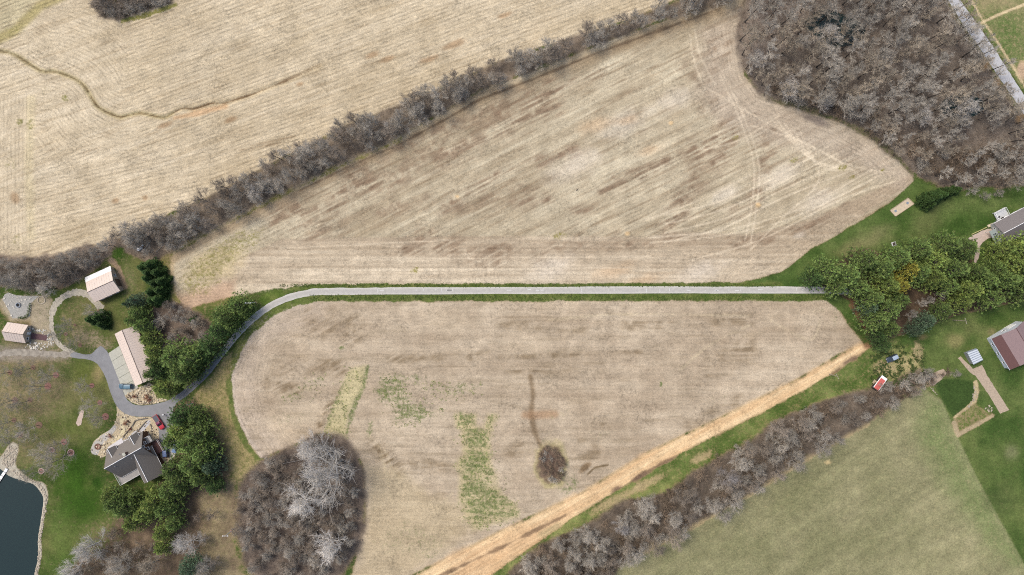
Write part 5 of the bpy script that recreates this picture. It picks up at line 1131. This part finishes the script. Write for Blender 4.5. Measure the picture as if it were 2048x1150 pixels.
deck(fr.e, -hl-1.5, 1.6, -8.2, -5.2, 2.6, M_DECK); deck(fr.e, -hl-1.5, -hl+.4, -5.15, 2.2, 2.6, M_DECK, nm='side_deck')
railing(fr.e, [(-hl-1.4, 2.2), (-hl-1.4, -8.1), (1.6, -8.1)], 2.6)
deck(fr.e, hl-.4, hl+2.6, -4.6, .2, 1.6, M_DECKB, False, 'entry_deck'); railing(fr.e, [(hl+2.5, .1), (hl+2.5, -4.5)], 1.6)
deck(fr.e, hl-.45, hl+1.6, .4, 2.9, 3.6, M_DECK, False, 'balcony'); railing(fr.e, [(hl-.3, 2.85), (hl+1.55, 2.85), (hl+1.55, .45)], 3.6)
for y, z in ((-2.5, 1.9), (2.4, 1.9), (-1.2, 5.2), (1.2, 5.2), (0, 7.2)): window(fr.e, (hl-.45, y, z), (1, 0), 1.1, 1.2); window(fr.e, (-hl+.45, y, z), (-1, 0), 1.3, 1.4)
for x in (-6, -3.5, -1): window(fr.e, (x, -5.2, 1.6), (0, -1), 1.6, 1.6)
b = MB(); b.box((1.5, 1.0, 8.9), (.9, .9, 2.0)); ch = b.build('chimney', M_BRICK, fr.e); b = MB(); b.box((1.5, 1.0, 9.95), (1.1, 1.1, .14)); b.build('chimney_cap', M_CONC, ch)
for x, y in ((-4.5, -1.2), (2.2, -1.5), (-1.5, 2.0)):
    z = 9.0-abs(y)*5.6/5.2; b = MB(); b.tube([(x, y, z-.1), (x, y, z+.7)], .12, 8); b.build('roof_vent', M_GALVD, fr.e)
# right house with white deck
fr = Frame("ranch_house", P(2006.6, 466.8, 5.2), P(2075, 431, 5.2), "grey shingle roofed house with a white deck under right pines", "house")
gable(fr, fr.L-.7, 4.0, 5.2, 3.0, M_SHINGLE2, mat("pale_siding", alb(196, 198, 196), .7, .05), trim=M_WHITE)
hl = fr.L/2
d1 = fr.loc(1988, 431.5, .9); d2 = fr.loc(2013, 437, .9)
dk_ = deck(fr.e, d1.x+.3, d1.x+5.0, 4.0, 7.4, .9, mat("pale_grey_deck", alb(206, 208, 206), .8, .06), nm='deck'); railing(fr.e, [(d1.x+.35, 4.1), (d1.x+.35, 7.35), (d1.x+4.95, 7.35), (d1.x+4.95, 4.1)], .9)
b = MB(); b.slab([(-hl-2.6, -3.2, 2.5), (-hl-.35, -3.2, 3.0), (-hl-.35, 2.4, 3.0), (-hl-2.6, 2.4, 2.5)], .12); pr_ = b.build('porch_roof', mat("grey_green_porch_roof", alb(150, 160, 154), .6, .06), fr.e)
for k in range(2):
    for j in range(2): b = MB(); b.box((-hl-1.7+j*.6, -.2+k*.8, 2.79+j*.1), (.38, .5, .1)); b.build('skylight', M_GLASS, pr_)
for y in (-3, 2.2): b = MB(); b.box((-hl-2.45, y, 1.2), (.14, .14, 2.5)); b.build('porch_post', M_WHITE, fr.e)
for y in (-2, 2): window(fr.e, (-hl+.35, y, 1.6), (-1, 0), 1, 1)
door(fr.e, (-hl+.35, 0, 0), (-1, 0), 1, 2.1, M_WHITE)
for x in (-1, 3): window(fr.e, (x, 4.0, 1.7), (0, 1), 1.2, 1.1)
# table and chairs on that deck are things of their own
p = P(2003, 437, .9)
def round_table(name, p, z, r, m_, label):
    e = empty(name, (p.x, p.y, z)); tag(e, label, "table"); t = MB(); t.tube([(0, 0, .70), (0, 0, .74)], r, 14); t.build('table_top', m_, e)
    t = MB(); t.tube([(0, 0, .02), (0, 0, .7)], .05, 8); t.build('pedestal', m_, e); t = MB(); t.tube([(0, 0, 0), (0, 0, .04)], r*.5, 10); t.build('base', m_, e)
round_table("patio_table", p, .93, .55, M_DARK, "round dark table on the right house's white deck")
def chair(px, py, rz, z, label, group=None, m_=M_DARK):
    p = P(px, py, z); e = empty("deck_chair", (p.x, p.y, z), rz); tag(e, label, "chair", group)
    b = MB(); b.box((0, 0, .43), (.5, .5, .05)); b.build('seat', m_, e); b = MB(); b.box((-.25, 0, .72), (.05, .5, .5)); b.build('backrest', m_, e)
    for sx in (-.21, .21):
        for sy in (-.21, .21): b = MB(); b.box((sx, sy, .21), (.05, .05, .42)); b.build('leg', m_, e)
chair(2010, 438, 2.4, .93, "dark chair beside the round table on the white deck")
chair(1997, 434, -.6, .93, "dark chair near the white deck's outer corner")
b = MB(); q = [P(1973.5, 450.5), P(1990, 444), P(1992, 449), P(1976, 455)]; b.prism([(p.x, p.y) for p in q], -.02, .3)
tag(b.build("entrance_ramp", mat("pale_ramp_wood", alb(214, 200, 172), .8, .08)), "pale timber ramp beside the white deck", "ramp")
fe = empty("board_edging", P(1958, 461)); tag(fe, "pale yellow board edging along the right gravel drive", "edging")
a, c_ = P(1942.6, 468.8), P(1973, 454.5)
for k in range(5):
    u, v = a.lerp(c_, k/5+.004), a.lerp(c_, (k+1)/5-.004); m_ = (u+v)/2-fe.location; d = v-u; b = MB(); b.box((m_.x, m_.y, .16), (d.length, .2, .36), math.atan2(d.y, d.x)); b.build('board', mat("yellow_board", alb(206, 196, 138), .8, .06), fe)
# maroon barn
fr = Frame("maroon_barn", P(2032, 656.5, 6.2), P(2069.5, 719.3, 6.2), "barn with maroon and mauve roof and pale walls on right lawn", "barn")
hl = fr.L/2
l1 = [fr.loc(2003.5, 672, 4.3), fr.loc(2041, 734.8, 4.3), fr.loc(2019, 740, 3.1), fr.loc(1982.6, 677.4, 3.1)]
yb = (l1[0].y+l1[1].y)/2; ye = (l1[2].y+l1[3].y)/2
b = MB(); b.slab([(-hl, 0, 6.34), (hl, 0, 6.34), (hl, yb, 4.44), (-hl, yb, 4.44)], .14); b.build('roof_slope', M_MAUVE, fr.e)
b = MB(); b.slab([(-hl, 0, 6.34), (hl, 0, 6.34), (hl, -yb, 4.44), (-hl, -yb, 4.44)], .14); b.build('roof_slope', M_MAUVE, fr.e)
b = MB(); b.slab([(-hl, yb, 4.40), (hl, yb, 4.40), (hl, ye, 3.2), (-hl, ye, 3.2)], .12); b.build('lean_to_roof', M_MAROON, fr.e)
b = MB(); wl_ = [(-yb, -.1), (-yb, 4.25), (0, 6.15), (yb, 4.25), (ye+.35, 3.1), (ye+.35, -.1)]; n_ = 6
b.v += [(-hl+.25, y, z) for y, z in wl_]+[(hl-.25, y, z) for y, z in wl_]; b.f += [tuple(range(5, -1, -1)), tuple(range(6, 12))]+[(i, (i+1) % 6, 6+(i+1) % 6, 6+i) for i in range(6)]
b.build('wall', M_PALEWALL, fr.e)
c = MB(); c.tube([(-hl, 0, 6.36), (hl, 0, 6.36)], .1, 5); c.build('ridge_cap', M_MAROON, fr.e)
c = MB(); c.tube([(-hl, ye-.05, 3.15), (hl, ye-.05, 3.15)], .1, 5); c.build('gutter', M_PALEWALL, fr.e)
door(fr.e, (-hl+.25, 1.2, 0), (-1, 0), 3.0, 2.8, M_WHITE); window(fr.e, (-hl+.25, -2, 2), (-1, 0), 1, 1)
for x in (-4, 0, 4): window(fr.e, (x, ye+.35, 1.5), (0, -1 if ye < 0 else 1), 1.2, .8)
# silver shed: panels
fr = Frame("silver_shed", P(1938, 705, 2.7), P(1958, 698, 2.7), "small silver corrugated metal shed at the gravel strip's top", "shed")
c4 = [fr.loc(1934.8, 706, 2.7), fr.loc(1954.8, 698.3, 2.7), fr.loc(1966.4, 720, 2.3), fr.loc(1947, 729.6, 2.3)]
for k in range(6):
    for part in range(2):
        t0 = k/6+(.0 if part == 0 else .118); t1 = k/6+(.116 if part == 0 else .165)
        q = [c4[0].lerp(c4[3], t0), c4[1].lerp(c4[2], t0), c4[1].lerp(c4[2], t1), c4[0].lerp(c4[3], t1)]
        b = MB(); b.slab([(p.x, p.y, p.z+(.03 if part == 0 else 0)) for p in q], .05); b.build('roof_panel', M_GALV if part == 0 else M_GALVD, fr.e)
q = [fr.loc(1931.5, 704.6, 2.2), fr.loc(1951, 696.6, 2.2)]
b = MB(); b.slab([(q[0].x, q[0].y, 2.2), (q[1].x, q[1].y, 2.2), (c4[1].x, c4[1].y, 2.7), (c4[0].x, c4[0].y, 2.7)], .05); b.build('rear_roof', M_GALVD, fr.e)
cx_ = sum(p.x for p in c4)/4; cy_ = sum(p.y for p in c4)/4; wq = [(cx_+(p.x-cx_)*.9, cy_+(p.y-cy_)*.92) for p in c4]
b = MB(); b.prism(wq, -.05, 2.28); b.build('wall', mat("shed_wall", alb(150, 152, 150), .6, .08), fr.e)
# red topped hut
fr = Frame("garden_hut", P(1768, 757, 2.1), P(1752.2, 778.5, 2.1), "small white hut with faded red roof beside brown shrubs", "hut")
hl = fr.L/2
b = MB(); b.box((0, 0, 1.0), (fr.L+1.3-.5, 2.2, 2.04)); b.build('wall', M_DARK, fr.e)
b = MB(); b.slab([(-hl-.9, -1.35, 2.12), (hl+.1, -1.35, 2.05), (hl+.1, 1.35, 2.05), (-hl-.9, 1.35, 2.12)], .1); b.build('roof', M_WHITE, fr.e)
b = MB(); b.slab([(-hl+.15, -1.1, 2.16), (hl+.12, -1.1, 2.13), (hl+.12, 1.1, 2.13), (-hl+.15, 1.1, 2.16)], .05); b.build('red_roof_sheet', M_REDROOF, fr.e)
b = MB(); b.box((.3, -1.62, .5), (1.6, .9, .06)); b.build('perch_ramp', M_TIMBER, fr.e); door(fr.e, (0, -1.1, 0), (0, -1), .8, 1.6, M_TIMBER)

fr.e.scale = (.92, .92, .95)
# ------------------------------------------------------------------ vehicles
M_TYRE = mat("tyre_rubber", (0.02, 0.02, 0.02), 0.9, 0.1); M_RIM = mat("wheel_rim", (0.45, 0.45, 0.46), 0.35, 0.03, metal=0.8)
M_LAMP = mat("lamp_lens", (0.75, 0.75, 0.72), 0.2, 0.02); M_TAIL = mat("tail_lamp", (0.35, 0.02, 0.02), 0.3, 0.02)
def paint(name, c, rough=.32): return mat(name, c, rough, .04, 1.0, spec=.5)
def loft(mbv, secs):
    """secs: (x, halfwidth, z0, z1); rounded cross sections"""
    b0 = len(mbv.v); n_ = 10
    for x, w, z0, z1 in secs:
        h = z1-z0; r = min(.12, h*.3, w*.3)
        pr = [(-w+r*.4, z0), (w-r*.4, z0), (w, z0+r*.6), (w, z1-r), (w-r*.35, z1-r*.3), (w-r*1.2, z1), (-w+r*1.2, z1), (-w+r*.35, z1-r*.3), (-w, z1-r), (-w, z0+r*.6)]
        mbv.v += [(x, y, z) for y, z in pr]
    for i in range(len(secs)-1):
        for k in range(n_): a = b0+i*n_+k; c = b0+i*n_+(k+1) % n_; mbv.f.append((a, c, c+n_, a+n_))
    mbv.f.append(tuple(b0+k for k in range(n_-1, -1, -1))); e = b0+(len(secs)-1)*n_; mbv.f.append(tuple(e+k for k in range(n_)))
def vehicle(name, px, py, ang, L, W_, label, cat, pc, kind='suv', roofc=None, bedc=None):
    p = P(px, py, .0); e = empty(name, (p.x, p.y, .09), math.radians(ang)); tag(e, label, cat); w = W_/2; h = L/2
    bd = MB()
    if kind == 'pickup': secs = [(-h, w*.9, .45, .95), (-h+.1, w, .4, 1.05), (-.2, w, .35, 1.08), (h*.42, w, .35, 1.08), (h*.5, w, .35, 1.06), (h-.35, w*.97, .38, .98), (h-.05, w*.86, .42, .84), (h, w*.78, .45, .7)]
    else: secs = [(-h, w*.84, .5, .95), (-h+.12, w*.96, .38, 1.08), (-h*.6, w, .34, 1.1), (h*.35, w, .34, 1.06), (h*.5, w, .35, 1.02), (h-.4, w*.95, .38, .9), (h-.08, w*.84, .42, .78), (h, w*.76, .46, .66)]
    loft(bd, secs); body = bd.build('body', pc, e, True)
    x0, x1 = (-h*.08, h*.5) if kind == 'pickup' else ((-h*.93, h*.42) if kind != 'sedan' else (-h*.7, h*.4))
    zt = 1.72 if kind != 'sedan' else 1.45
    g = MB(); g.v += [(x0, -w*.93, 1.0), (x1, -w*.93, 1.0), (x1, w*.93, 1.0), (x0, w*.93, 1.0), (x0+.25, -w*.74, zt), (x1-.75, -w*.74, zt), (x1-.75, w*.74, zt), (x0+.25, w*.74, zt)]
    g.f += [(0, 1, 5, 4), (1, 2, 6, 5), (2, 3, 7, 6), (3, 0, 4, 7), (4, 5, 6, 7), (3, 2, 1, 0)]; g.build('windows', M_GLASS, e)
    r = MB(); loft(r, [(x0+.2, w*.70, zt-.03, zt+.03), (x0+.4, w*.76, zt-.04, zt+.05), (x1-.95, w*.76, zt-.04, zt+.05), (x1-.72, w*.70, zt-.03, zt+.02)]); r.build('roof', roofc or pc, e, True)
    for s_ in (-1, 1):
        for xa, xb in ((x0, x0+.25), (x1, x1-.75), ((x0+x1)/2, (x0+x1)/2)):
            t = MB(); t.tube([(xa, s_*w*.935, 1.0), (xb, s_*w*.745, zt)], .045, 4); t.build('pillar', pc, e)
        t = MB(); t.box((x1-.35, s_*(w+.08), 1.1), (.14, .2, .14)); t.build('mirror', pc, e)
        t = MB(); t.box((h-.1, s_*w*.62, .72), (.16, .32, .12)); t.build('headlight', M_LAMP, e); t = MB(); t.box((-h+.05, s_*w*.72, .88), (.1, .2, .2)); t.build('tail_light', M_TAIL, e)
        for xx in (-h*.62, h*.62):
            t = MB(); t.tube([(xx, s_*(w-.2), .27), (xx, s_*(w+.02), .27)], .36, 14); wo = t.build('wheel', M_TYRE, e); q = MB(); q.tube([(xx, s_*(w+.0), .27), (xx, s_*(w+.035), .27)], .2, 10); q.build('rim', M_RIM, wo)
    if kind == 'pickup':
        t = MB(); t.slab([(-h+.12, -w*.88, 1.1), (x0-.05, -w*.88, 1.1), (x0-.05, w*.88, 1.1), (-h+.12, w*.88, 1.1)], .06); t.build('bed_cover', bedc or M_TYRE, e)
    return e
vehicle("pickup_truck", 319.5, 843.5, -56, 6.0, 2.0, "red pickup truck with dark bed cover beside the stone bed", "pickup truck", paint("red_paint", alb(204, 62, 72)), 'pickup', paint("maroon_paint", alb(120, 52, 82)), paint("charcoal_cover", alb(78, 80, 88), .6))
vehicle("parked_suv", 333, 901, 97, 4.8, 1.95, "dark navy car parked on the concrete bay by the house", "car", paint("navy_paint", alb(40, 52, 82)), 'suv', paint("navy_roof_reflection", alb(92, 110, 146)))  # roof colour is the navy paint lightened with a painted sky reflection
vehicle("parked_wagon", 254, 772, 180, 5.2, 1.95, "teal blue car parked nose out beside the long garage", "car", paint("teal_paint", alb(72, 104, 122)), 'suv', paint("teal_roof", alb(100, 132, 146)))
vehicle("parked_car", 352, 893, 80, 4.4, 1.8, "light blue car half hidden under the pines by the house", "car", paint("light_blue_paint", alb(140, 168, 206)), 'sedan')
# pale roofed van on the grass
vehicle("parked_van", 1782, 716, 205, 4.6, 1.95, "small dark vehicle with pale blue roof parked on weedy grass", "van", paint("dark_slate_paint", alb(60, 72, 84)), 'suv', paint("pale_blue_roof", alb(176, 192, 206), .5))

# ------------------------------------------------------------------ smaller things of the homestead
# dock
dk0, dk1 = P(15.5, 936), P(-9, 973); dd = dk1-dk0; e = empty("dock", dk0, math.atan2(dd.y, dd.x)); tag(e, "narrow pale plank dock reaching into the pond", "dock")
L_ = dd.length; n_ = 26
for k in range(n_): b = MB(); b.box(((k+.5)*L_/n_, 0, .3), (L_/n_-.02, 1.0, .05)); b.build('plank', M_WHITE if k % 5 else M_DECK, e)
for s_ in (-1, 1):
    b = MB(); b.box((L_/2, s_*.42, .2), (L_, .1, .14)); b.build('beam', M_TIMBER, e)
    for x in (.4, L_*.5, L_-.4): b = MB(); b.box((x, s_*.42, -.9), (.12, .12, 2.2)); b.build('post', M_TIMBER, e)
# fire pit, stone ring
def stone_ring(name, px, py, r, n_, label, cat, mt, h=.35, core=None):
    p = P(px, py); e = empty(name, (p.x, p.y, 0)); tag(e, label, cat)
    for k in range(n_):
        a = 6.283*k/n_; b = MB(); b.box((r*math.cos(a), r*math.sin(a), h/2), (.32, 6.0*r/n_, h), a); b.build('stone', mt, e)
    if core: b = MB(); b.tube([(0, 0, -.02), (0, 0, .1)], r-.1, 14); b.build('ash_bed', core, e)
stone_ring("fire_pit", 37, 610, .8, 12, "dark round stone fire pit on the gravel patio", "fire pit", M_GALVD, .4, M_TYRE)
stone_ring("stone_circle", 83, 600, 1.4, 20, "ring of small stones at the gravel patio's corner", "stone ring", M_ROCK, .2)
stone_ring("planter_ring", 196, 893, 1.0, 14, "round stone planter on the patio walk by the house", "planter", M_BRICK, .4, M_MULCH)
# clipped low hedge, L shaped
def hedge_blob(name, pts, w, h, label, colr):
    rnd3 = random.Random(9); cr = MB(); vals = []; P0 = P(*pts[0]); e = empty(name, P0); tag(e, label, "hedge")
    for a, b_ in zip(pts, pts[1:]):
        A_, B_ = P(*a)-P0, P(*b_)-P0; n_ = int((B_-A_).length/.03)
        for k in range(n_):
            q = A_.lerp(B_, k/n_)+Vector((rnd3.uniform(-w, w), rnd3.uniform(-w, w), rnd3.uniform(.05, h))); spray(cr, vals, q, Vector((rnd3.gauss(0, .5), rnd3.gauss(0, .5), .8)).normalized(), .28, .08, rnd3, 3)
        tr = MB(); tr.tube([A_+Vector((0, 0, .02)), A_+Vector((0, 0, h*.7))], .05, 5); tr.build('stem', M_BARK, e)
    cm = cr.mesh('foliage', M_NEEDLE); tint_mesh(cm, vals); o = add_obj('foliage', cm, e); o.color = colr
hedge_blob("clipped_hedge", [(61, 607), (60, 620), (58, 631), (48, 635), (39, 636)], .45, .8, "low green L shaped hedge bordering the gravel patio", alb(86, 110, 46)+(1,))
# brown deck by the cabin, brick steps
A, Bp = P(63, 672), P(95, 676); e = empty("timber_deck", (A+Bp)/2, math.atan2((Bp-A).y, (Bp-A).x)); tag(e, "purplish brown timber deck beside the small cabin", "deck")
L_ = (Bp-A).length; b = MB(); b.box((0, 0, .12), (L_-.1, 2.1, .2)); b.build('joists', M_DARK, e)
for k in range(9): b = MB(); b.box((0, -1.05+(k+.5)*2.2/9, .26), (L_, 2.2/9-.02, .06)); b.build('plank', mat("mauve_brown_planks", alb(104, 78, 80), .85, .12, 3), e)
e = empty("cabin_steps", P(58, 671), math.radians(-8)); tag(e, "grey brown stone steps at the small cabin's front wall", "steps")
for k in range(3): b = MB(); b.box((.55*k-.3, 0, .3-.1*k), (.55, 5.4-.5*k, .6-.2*k)); b.build('step', mat("step_stone", alb(140, 132, 122), .9, .15, 2), e)
# retaining walls in the stone bed
def low_wall(pts, label, h=.35):
    pts = smooth(pts, 5); P0 = P(*pts[0]); e = empty("retaining_wall", P0); tag(e, label, "wall")
    for a, b_ in zip(pts, pts[1:]):
        u, v = P(*a)-P0, P(*b_)-P0; m_ = (u+v)/2; d = v-u; b = MB(); b.box((m_.x, m_.y, h/2), (d.length-.02, .3, h+rnd.uniform(-.04, .06)), math.atan2(d.y, d.x)); b.build('block', mat_wall, e)
mat_wall = mat("wall_block", alb(120, 114, 104), .9, .2, 2)
low_wall([(296, 836), (284, 838), (272, 841), (266, 850), (256, 862), (246, 874)], "upper curved dark block wall in the house stone bed", .4)
low_wall([(293, 842), (284, 852), (276, 862), (266, 870)], "lower dark block wall beside the house walk", .35)
low_wall([(301, 848), (304, 856), (302, 864)], "short curved block wall right of the house walk", .3)
# boulders: uncountable rubble in the beds and along the shore
def rubble(name, polys, counts, label, seed, s0=.15, s1=.5, mt=M_ROCK, line=None):
    rs = random.Random(seed); b = MB(); spots = []
    for poly, c_ in zip(polys, counts): spots += scatter(poly, c_, 1.0, rs, 40)
    for x, y in spots:
        p = P(x, y); r = rs.uniform(s0, s1)*rs.uniform(.6, 1); b0 = len(b.v); k6 = 6
        for z, q in ((-.02, 1.0), (r*.55, .85)):
            for k in range(k6): a = 6.283*k/k6+rs.uniform(-.2, .2); b.v.append((p.x+math.cos(a)*r*q*rs.uniform(.8, 1.15), p.y+math.sin(a)*r*q*rs.uniform(.8, 1.15), z*rs.uniform(.85, 1.2)))
        b.v.append((p.x, p.y, r*.8))
        for k in range(k6): k2 = (k+1) % k6; b.f += [(b0+k, b0+k2, b0+k6+k2, b0+k6+k), (b0+k6+k, b0+k6+k2, b0+12)]
    tag(b.build(name, mt), label, "stones", kind='stuff')
rubble("bed_boulders", [BED, EBED], [330, 150], "pale boulders scattered through the stone beds by the house", 1, .15, .55, mat("pale_boulder", alb(214, 200, 172), .95, .3, .7))
rubble("bed_dark_boulders", [BED, EBED], [150, 90], "dark brown stones scattered through the stone beds by the house", 2, .15, .5, mat("dark_boulder", alb(112, 98, 84), .95, .3, .7))
rubble("shore_stones", [ribbon_px(smooth([(24, 940), (45, 955), (66, 963), (80, 972), (90, 990), (91, 1010), (86, 1040), (80, 1075), (80, 1110), (73, 1150)], 4), 6), [(2, 915), (22, 890), (35, 896), (31, 926), (18, 935), (4, 930)]], [320, 170], "pale stones along the pond shore and landing", 3, .15, .45)
rubble("patio_stones", [FIREPAD, [(62, 655), (98, 660), (110, 690), (80, 700), (50, 696), (60, 684), (96, 684)]], [40, 110], "pale stones round the gravel patio and timber deck", 4, .15, .5, mat("white_boulder", alb(220, 214, 200), .95, .2, .8))
rubble("garden_stones", [[(1855, 760), (1870, 772), (1875, 790), (1862, 780)], [(1975, 808), (1990, 815), (1980, 826), (1970, 818)], [(1948, 770), (1956, 790), (1945, 808), (1930, 822), (1944, 800)]], [14, 26, 50], "small stones around the garden bed and round lawn", 5, .12, .35)
# stone slab bed on the lawn
sheet("flagstone_strip", [(164, 819), (168, 822), (166, 834), (162, 850), (156, 852), (152, 846), (156, 835), (160, 824)], .06, mat("pink_flagstone", alb(198, 178, 162), .9, .15, 2), "narrow pinkish flagstone strip lying on the homestead lawn", "flagstones", jit=.4)
# red brown shrubs in the beds
for x, y, s in ((271, 792, .42), (296, 793, .5), (300, 800, .4), (252, 846, .4), (222, 872, .35), (262, 858, .3)):
    plant('s', 'red_shrub', SHRV, x, y, s, alb(156, 96, 76)+(1,), "small reddish brown shrub in the stone beds by the house", "shrub", "red shrubs in the stone beds", rnd, at_ground=True, part='stems')
# lamp posts and poles
M_POLE = mat("white_pole", (.7, .7, .68), .6, .05); M_WOODPOLE = mat("grey_wood_pole", alb(170, 158, 140), .9, .15, 3)
def lamp_post(px, py, h, label, m_=M_POLE):
    p = P(px, py); e = empty("lamp_post", (p.x, p.y, 0)); tag(e, label, "lamp post")
    b = MB(); b.tube([(0, 0, -.1), (0, 0, h*.5), (0, 0, h)], [.13, .11, .09], 8); b.build('pole', m_, e)
    b = MB(); b.tube([(-.9, 0, h-.15), (.9, 0, h-.15)], .05, 6); b.build('cross_arm', m_, e)
    for s_ in (-1, 1): b = MB(); b.tube([(s_*.9, 0, h-.3), (s_*.9, 0, h+.05)], [.22, .12], 8); b.build('lamp_head', m_, e)
    b = MB(); b.tube([(0, 0, -.02), (0, 0, .2)], .5, 10); b.build('base', M_BRICK, e)
lamp_post(512, 605, 8.2, "tall white lamp post beside the pines where the drive curves")
lamp_post(462, 1062, 5.4, "white lamp post on the grass between thicket and little wood")
lamp_post(386, 806, 4.2, "white lamp post by the pines where drive meets yard")
p = P(330, 829); e = empty("mail_box", (p.x, p.y, 0)); tag(e, "small black post box with white top beside the red pickup", "post box")
b = MB(); b.box((0, 0, .55), (.14, .14, 1.1)); b.build('post', M_DARK, e); b = MB(); b.box((0, 0, 1.25), (.5, .7, .4)); b.build('box', M_TYRE, e); b = MB(); b.box((0, .12, 1.475), (.5, .4, .05)); b.build('lid', M_WHITE, e)
def utility_pole(px, py, h, label, ang):
    p = P(px, py); e = empty("utility_pole", (p.x, p.y, 0), ang); tag(e, label, "utility pole")
    b = MB(); b.tube([(0, 0, -.2), (0, 0, h)], [.16, .11], 8); b.build('pole', M_WOODPOLE, e); b = MB(); b.box((0, 0, h-.4), (.12, 2.0, .12)); b.build('cross_arm', M_WOODPOLE, e)
    for y in (-.9, 0, .9): b = MB(); b.tube([(0, y, h-.34), (0, y, h-.16)], .05, 6); b.build('insulator', M_WHITE, e)
    return Vector((p.x, p.y, h-.2))
w0 = utility_pole(1658, 748, 7, "pale wooden utility pole at the straw strip's lower edge", .5)
w1 = utility_pole(1905, 640, 8, "wooden utility pole at the lower edge of right pines", .3)
w2 = utility_pole(2075, 585, 8, "wooden utility pole standing past the right pines", .3)
for a, c_, lb in ((w0, w1, "overhead wire from the straw strip pole to the pine edge pole"), (w1, w2, "overhead wire along the lower edge of the right pines")):
    b = MB(); pts = [a.lerp(c_, t/14)-Vector((0, 0, 1.0*(1-(2*t/14-1)**2))) for t in range(15)]; b.tube(pts, .022, 4); tag(b.build("overhead_wire", M_TYRE), lb, "wire")
# white barrels and pale fallen trunks at the hedge end
for (x, y, s), lb in zip(((279, 499, 1.0), (283, 496, .9), (286, 491, .55)), ("largest white plastic barrel at the hedgerow end above spruces", "middle white plastic barrel between its two neighbours at hedgerow end", "smallest white plastic barrel at the hedgerow end")):
    p = P(x, y); e = empty("plastic_barrel", (p.x, p.y, 0)); tag(e, lb, "barrel"); b = MB(); b.tube([(0, 0, 0), (0, 0, .2*s), (0, 0, .9*s), (0, 0, 1.1*s)], [.5*s, .6*s, .6*s, .45*s], 12); b.build('drum', M_WHITE, e, False); b = MB(); b.tube([(0, 0, 1.1*s), (0, 0, 1.16*s)], .3*s, 10); b.build('lid', M_PALEWALL, e)
def log(px0, py0, px1, py1, r, label):
    a, c_ = P(px0, py0), P(px1, py1); e = empty("fallen_trunk", a); tag(e, label, "log"); v = c_-a; b = MB()
    b.tube([Vector((0, 0, r)), v*.5+Vector((.1, .05, r*1.1)), v+Vector((0, 0, r*.9))], [r, r*.8, r*.45], 6); b.build('stem', M_PALEBARK, e)
    b = MB(); b.tube([v*.55+Vector((0, 0, r)), v*.55+Vector((-v.y, v.x, 0)).normalized()*.9+Vector((0, 0, r+.4))], [r*.45, r*.2], 5); b.build('branch', M_PALEBARK, e)
log(288, 500, 304, 479, .14, "pale fallen trunk lying beside the white barrels"); log(312, 504, 334, 483, .1, "thin pale fallen trunk right of the white barrels")
# box in the lawn, horseshoe stakes
p = P(1787, 488); e = empty("planter_box", (p.x, p.y, 0), .25); tag(e, "small white square planter box at the pine belt's lawn edge", "planter")
for k in range(4): a = k*math.pi/2; b = MB(); b.box((.68*math.cos(a), .68*math.sin(a), .2), (.14, 1.36 if k % 2 else 1.5, .4), a); b.build('side_board', M_WHITE, e)
b = MB(); b.box((0, 0, .1), (1.2, 1.2, .24)); b.build('soil', M_DARK, e)
for (x, y), lb in zip(((1815, 406), (1791, 422)), ("steel stake at the sand pit end beside the evergreens", "steel stake at the sand pit end beside the field")):
    p = P(x, y); e = empty("pit_stake", (p.x, p.y, 0)); tag(e, lb, "stake"); b = MB(); b.tube([(0, 0, -.1), (0, 0, .5)], .04, 6); b.build('rod', M_GALVD, e); b = MB(); b.tube([(0, 0, .04), (0, 0, .09)], .5, 12); b.build('pad', M_GALVD, e)
# bird in flight over the harvested field
def bird():
    p = P(1154.5, 379.5, 40); e = empty("flying_bird", p, math.radians(-42)); tag(e, "black bird with spread wings flying over the harvested field", "bird")
    m_ = mat("black_feathers", (.012, .012, .014), .6, .1); b = MB()
    b.tube([(.30, 0, 0), (.26, 0, .01), (.2, 0, .015), (.08, 0, .01), (-.1, 0, 0), (-.2, 0, 0), (-.24, 0, .0)], [.008, .03, .035, .06, .05, .03, .02], 8)
    b.slab([(-.18, -.03, .0), (-.18, .03, .0), (-.36, .09, .0), (-.36, -.09, .0)], .012)
    for s_ in (-1, 1):
        b.slab([(.12, s_*.04, .02), (-.06, s_*.04, .02), (-.04, s_*.26, .06), (.16, s_*.26, .06)], .015); b.slab([(.16, s_*.255, .061), (-.05, s_*.255, .061), (-.1, s_*.5, .03), (.02, s_*.56, .03)], .012)
    b.build('body', m_, e)
bird()
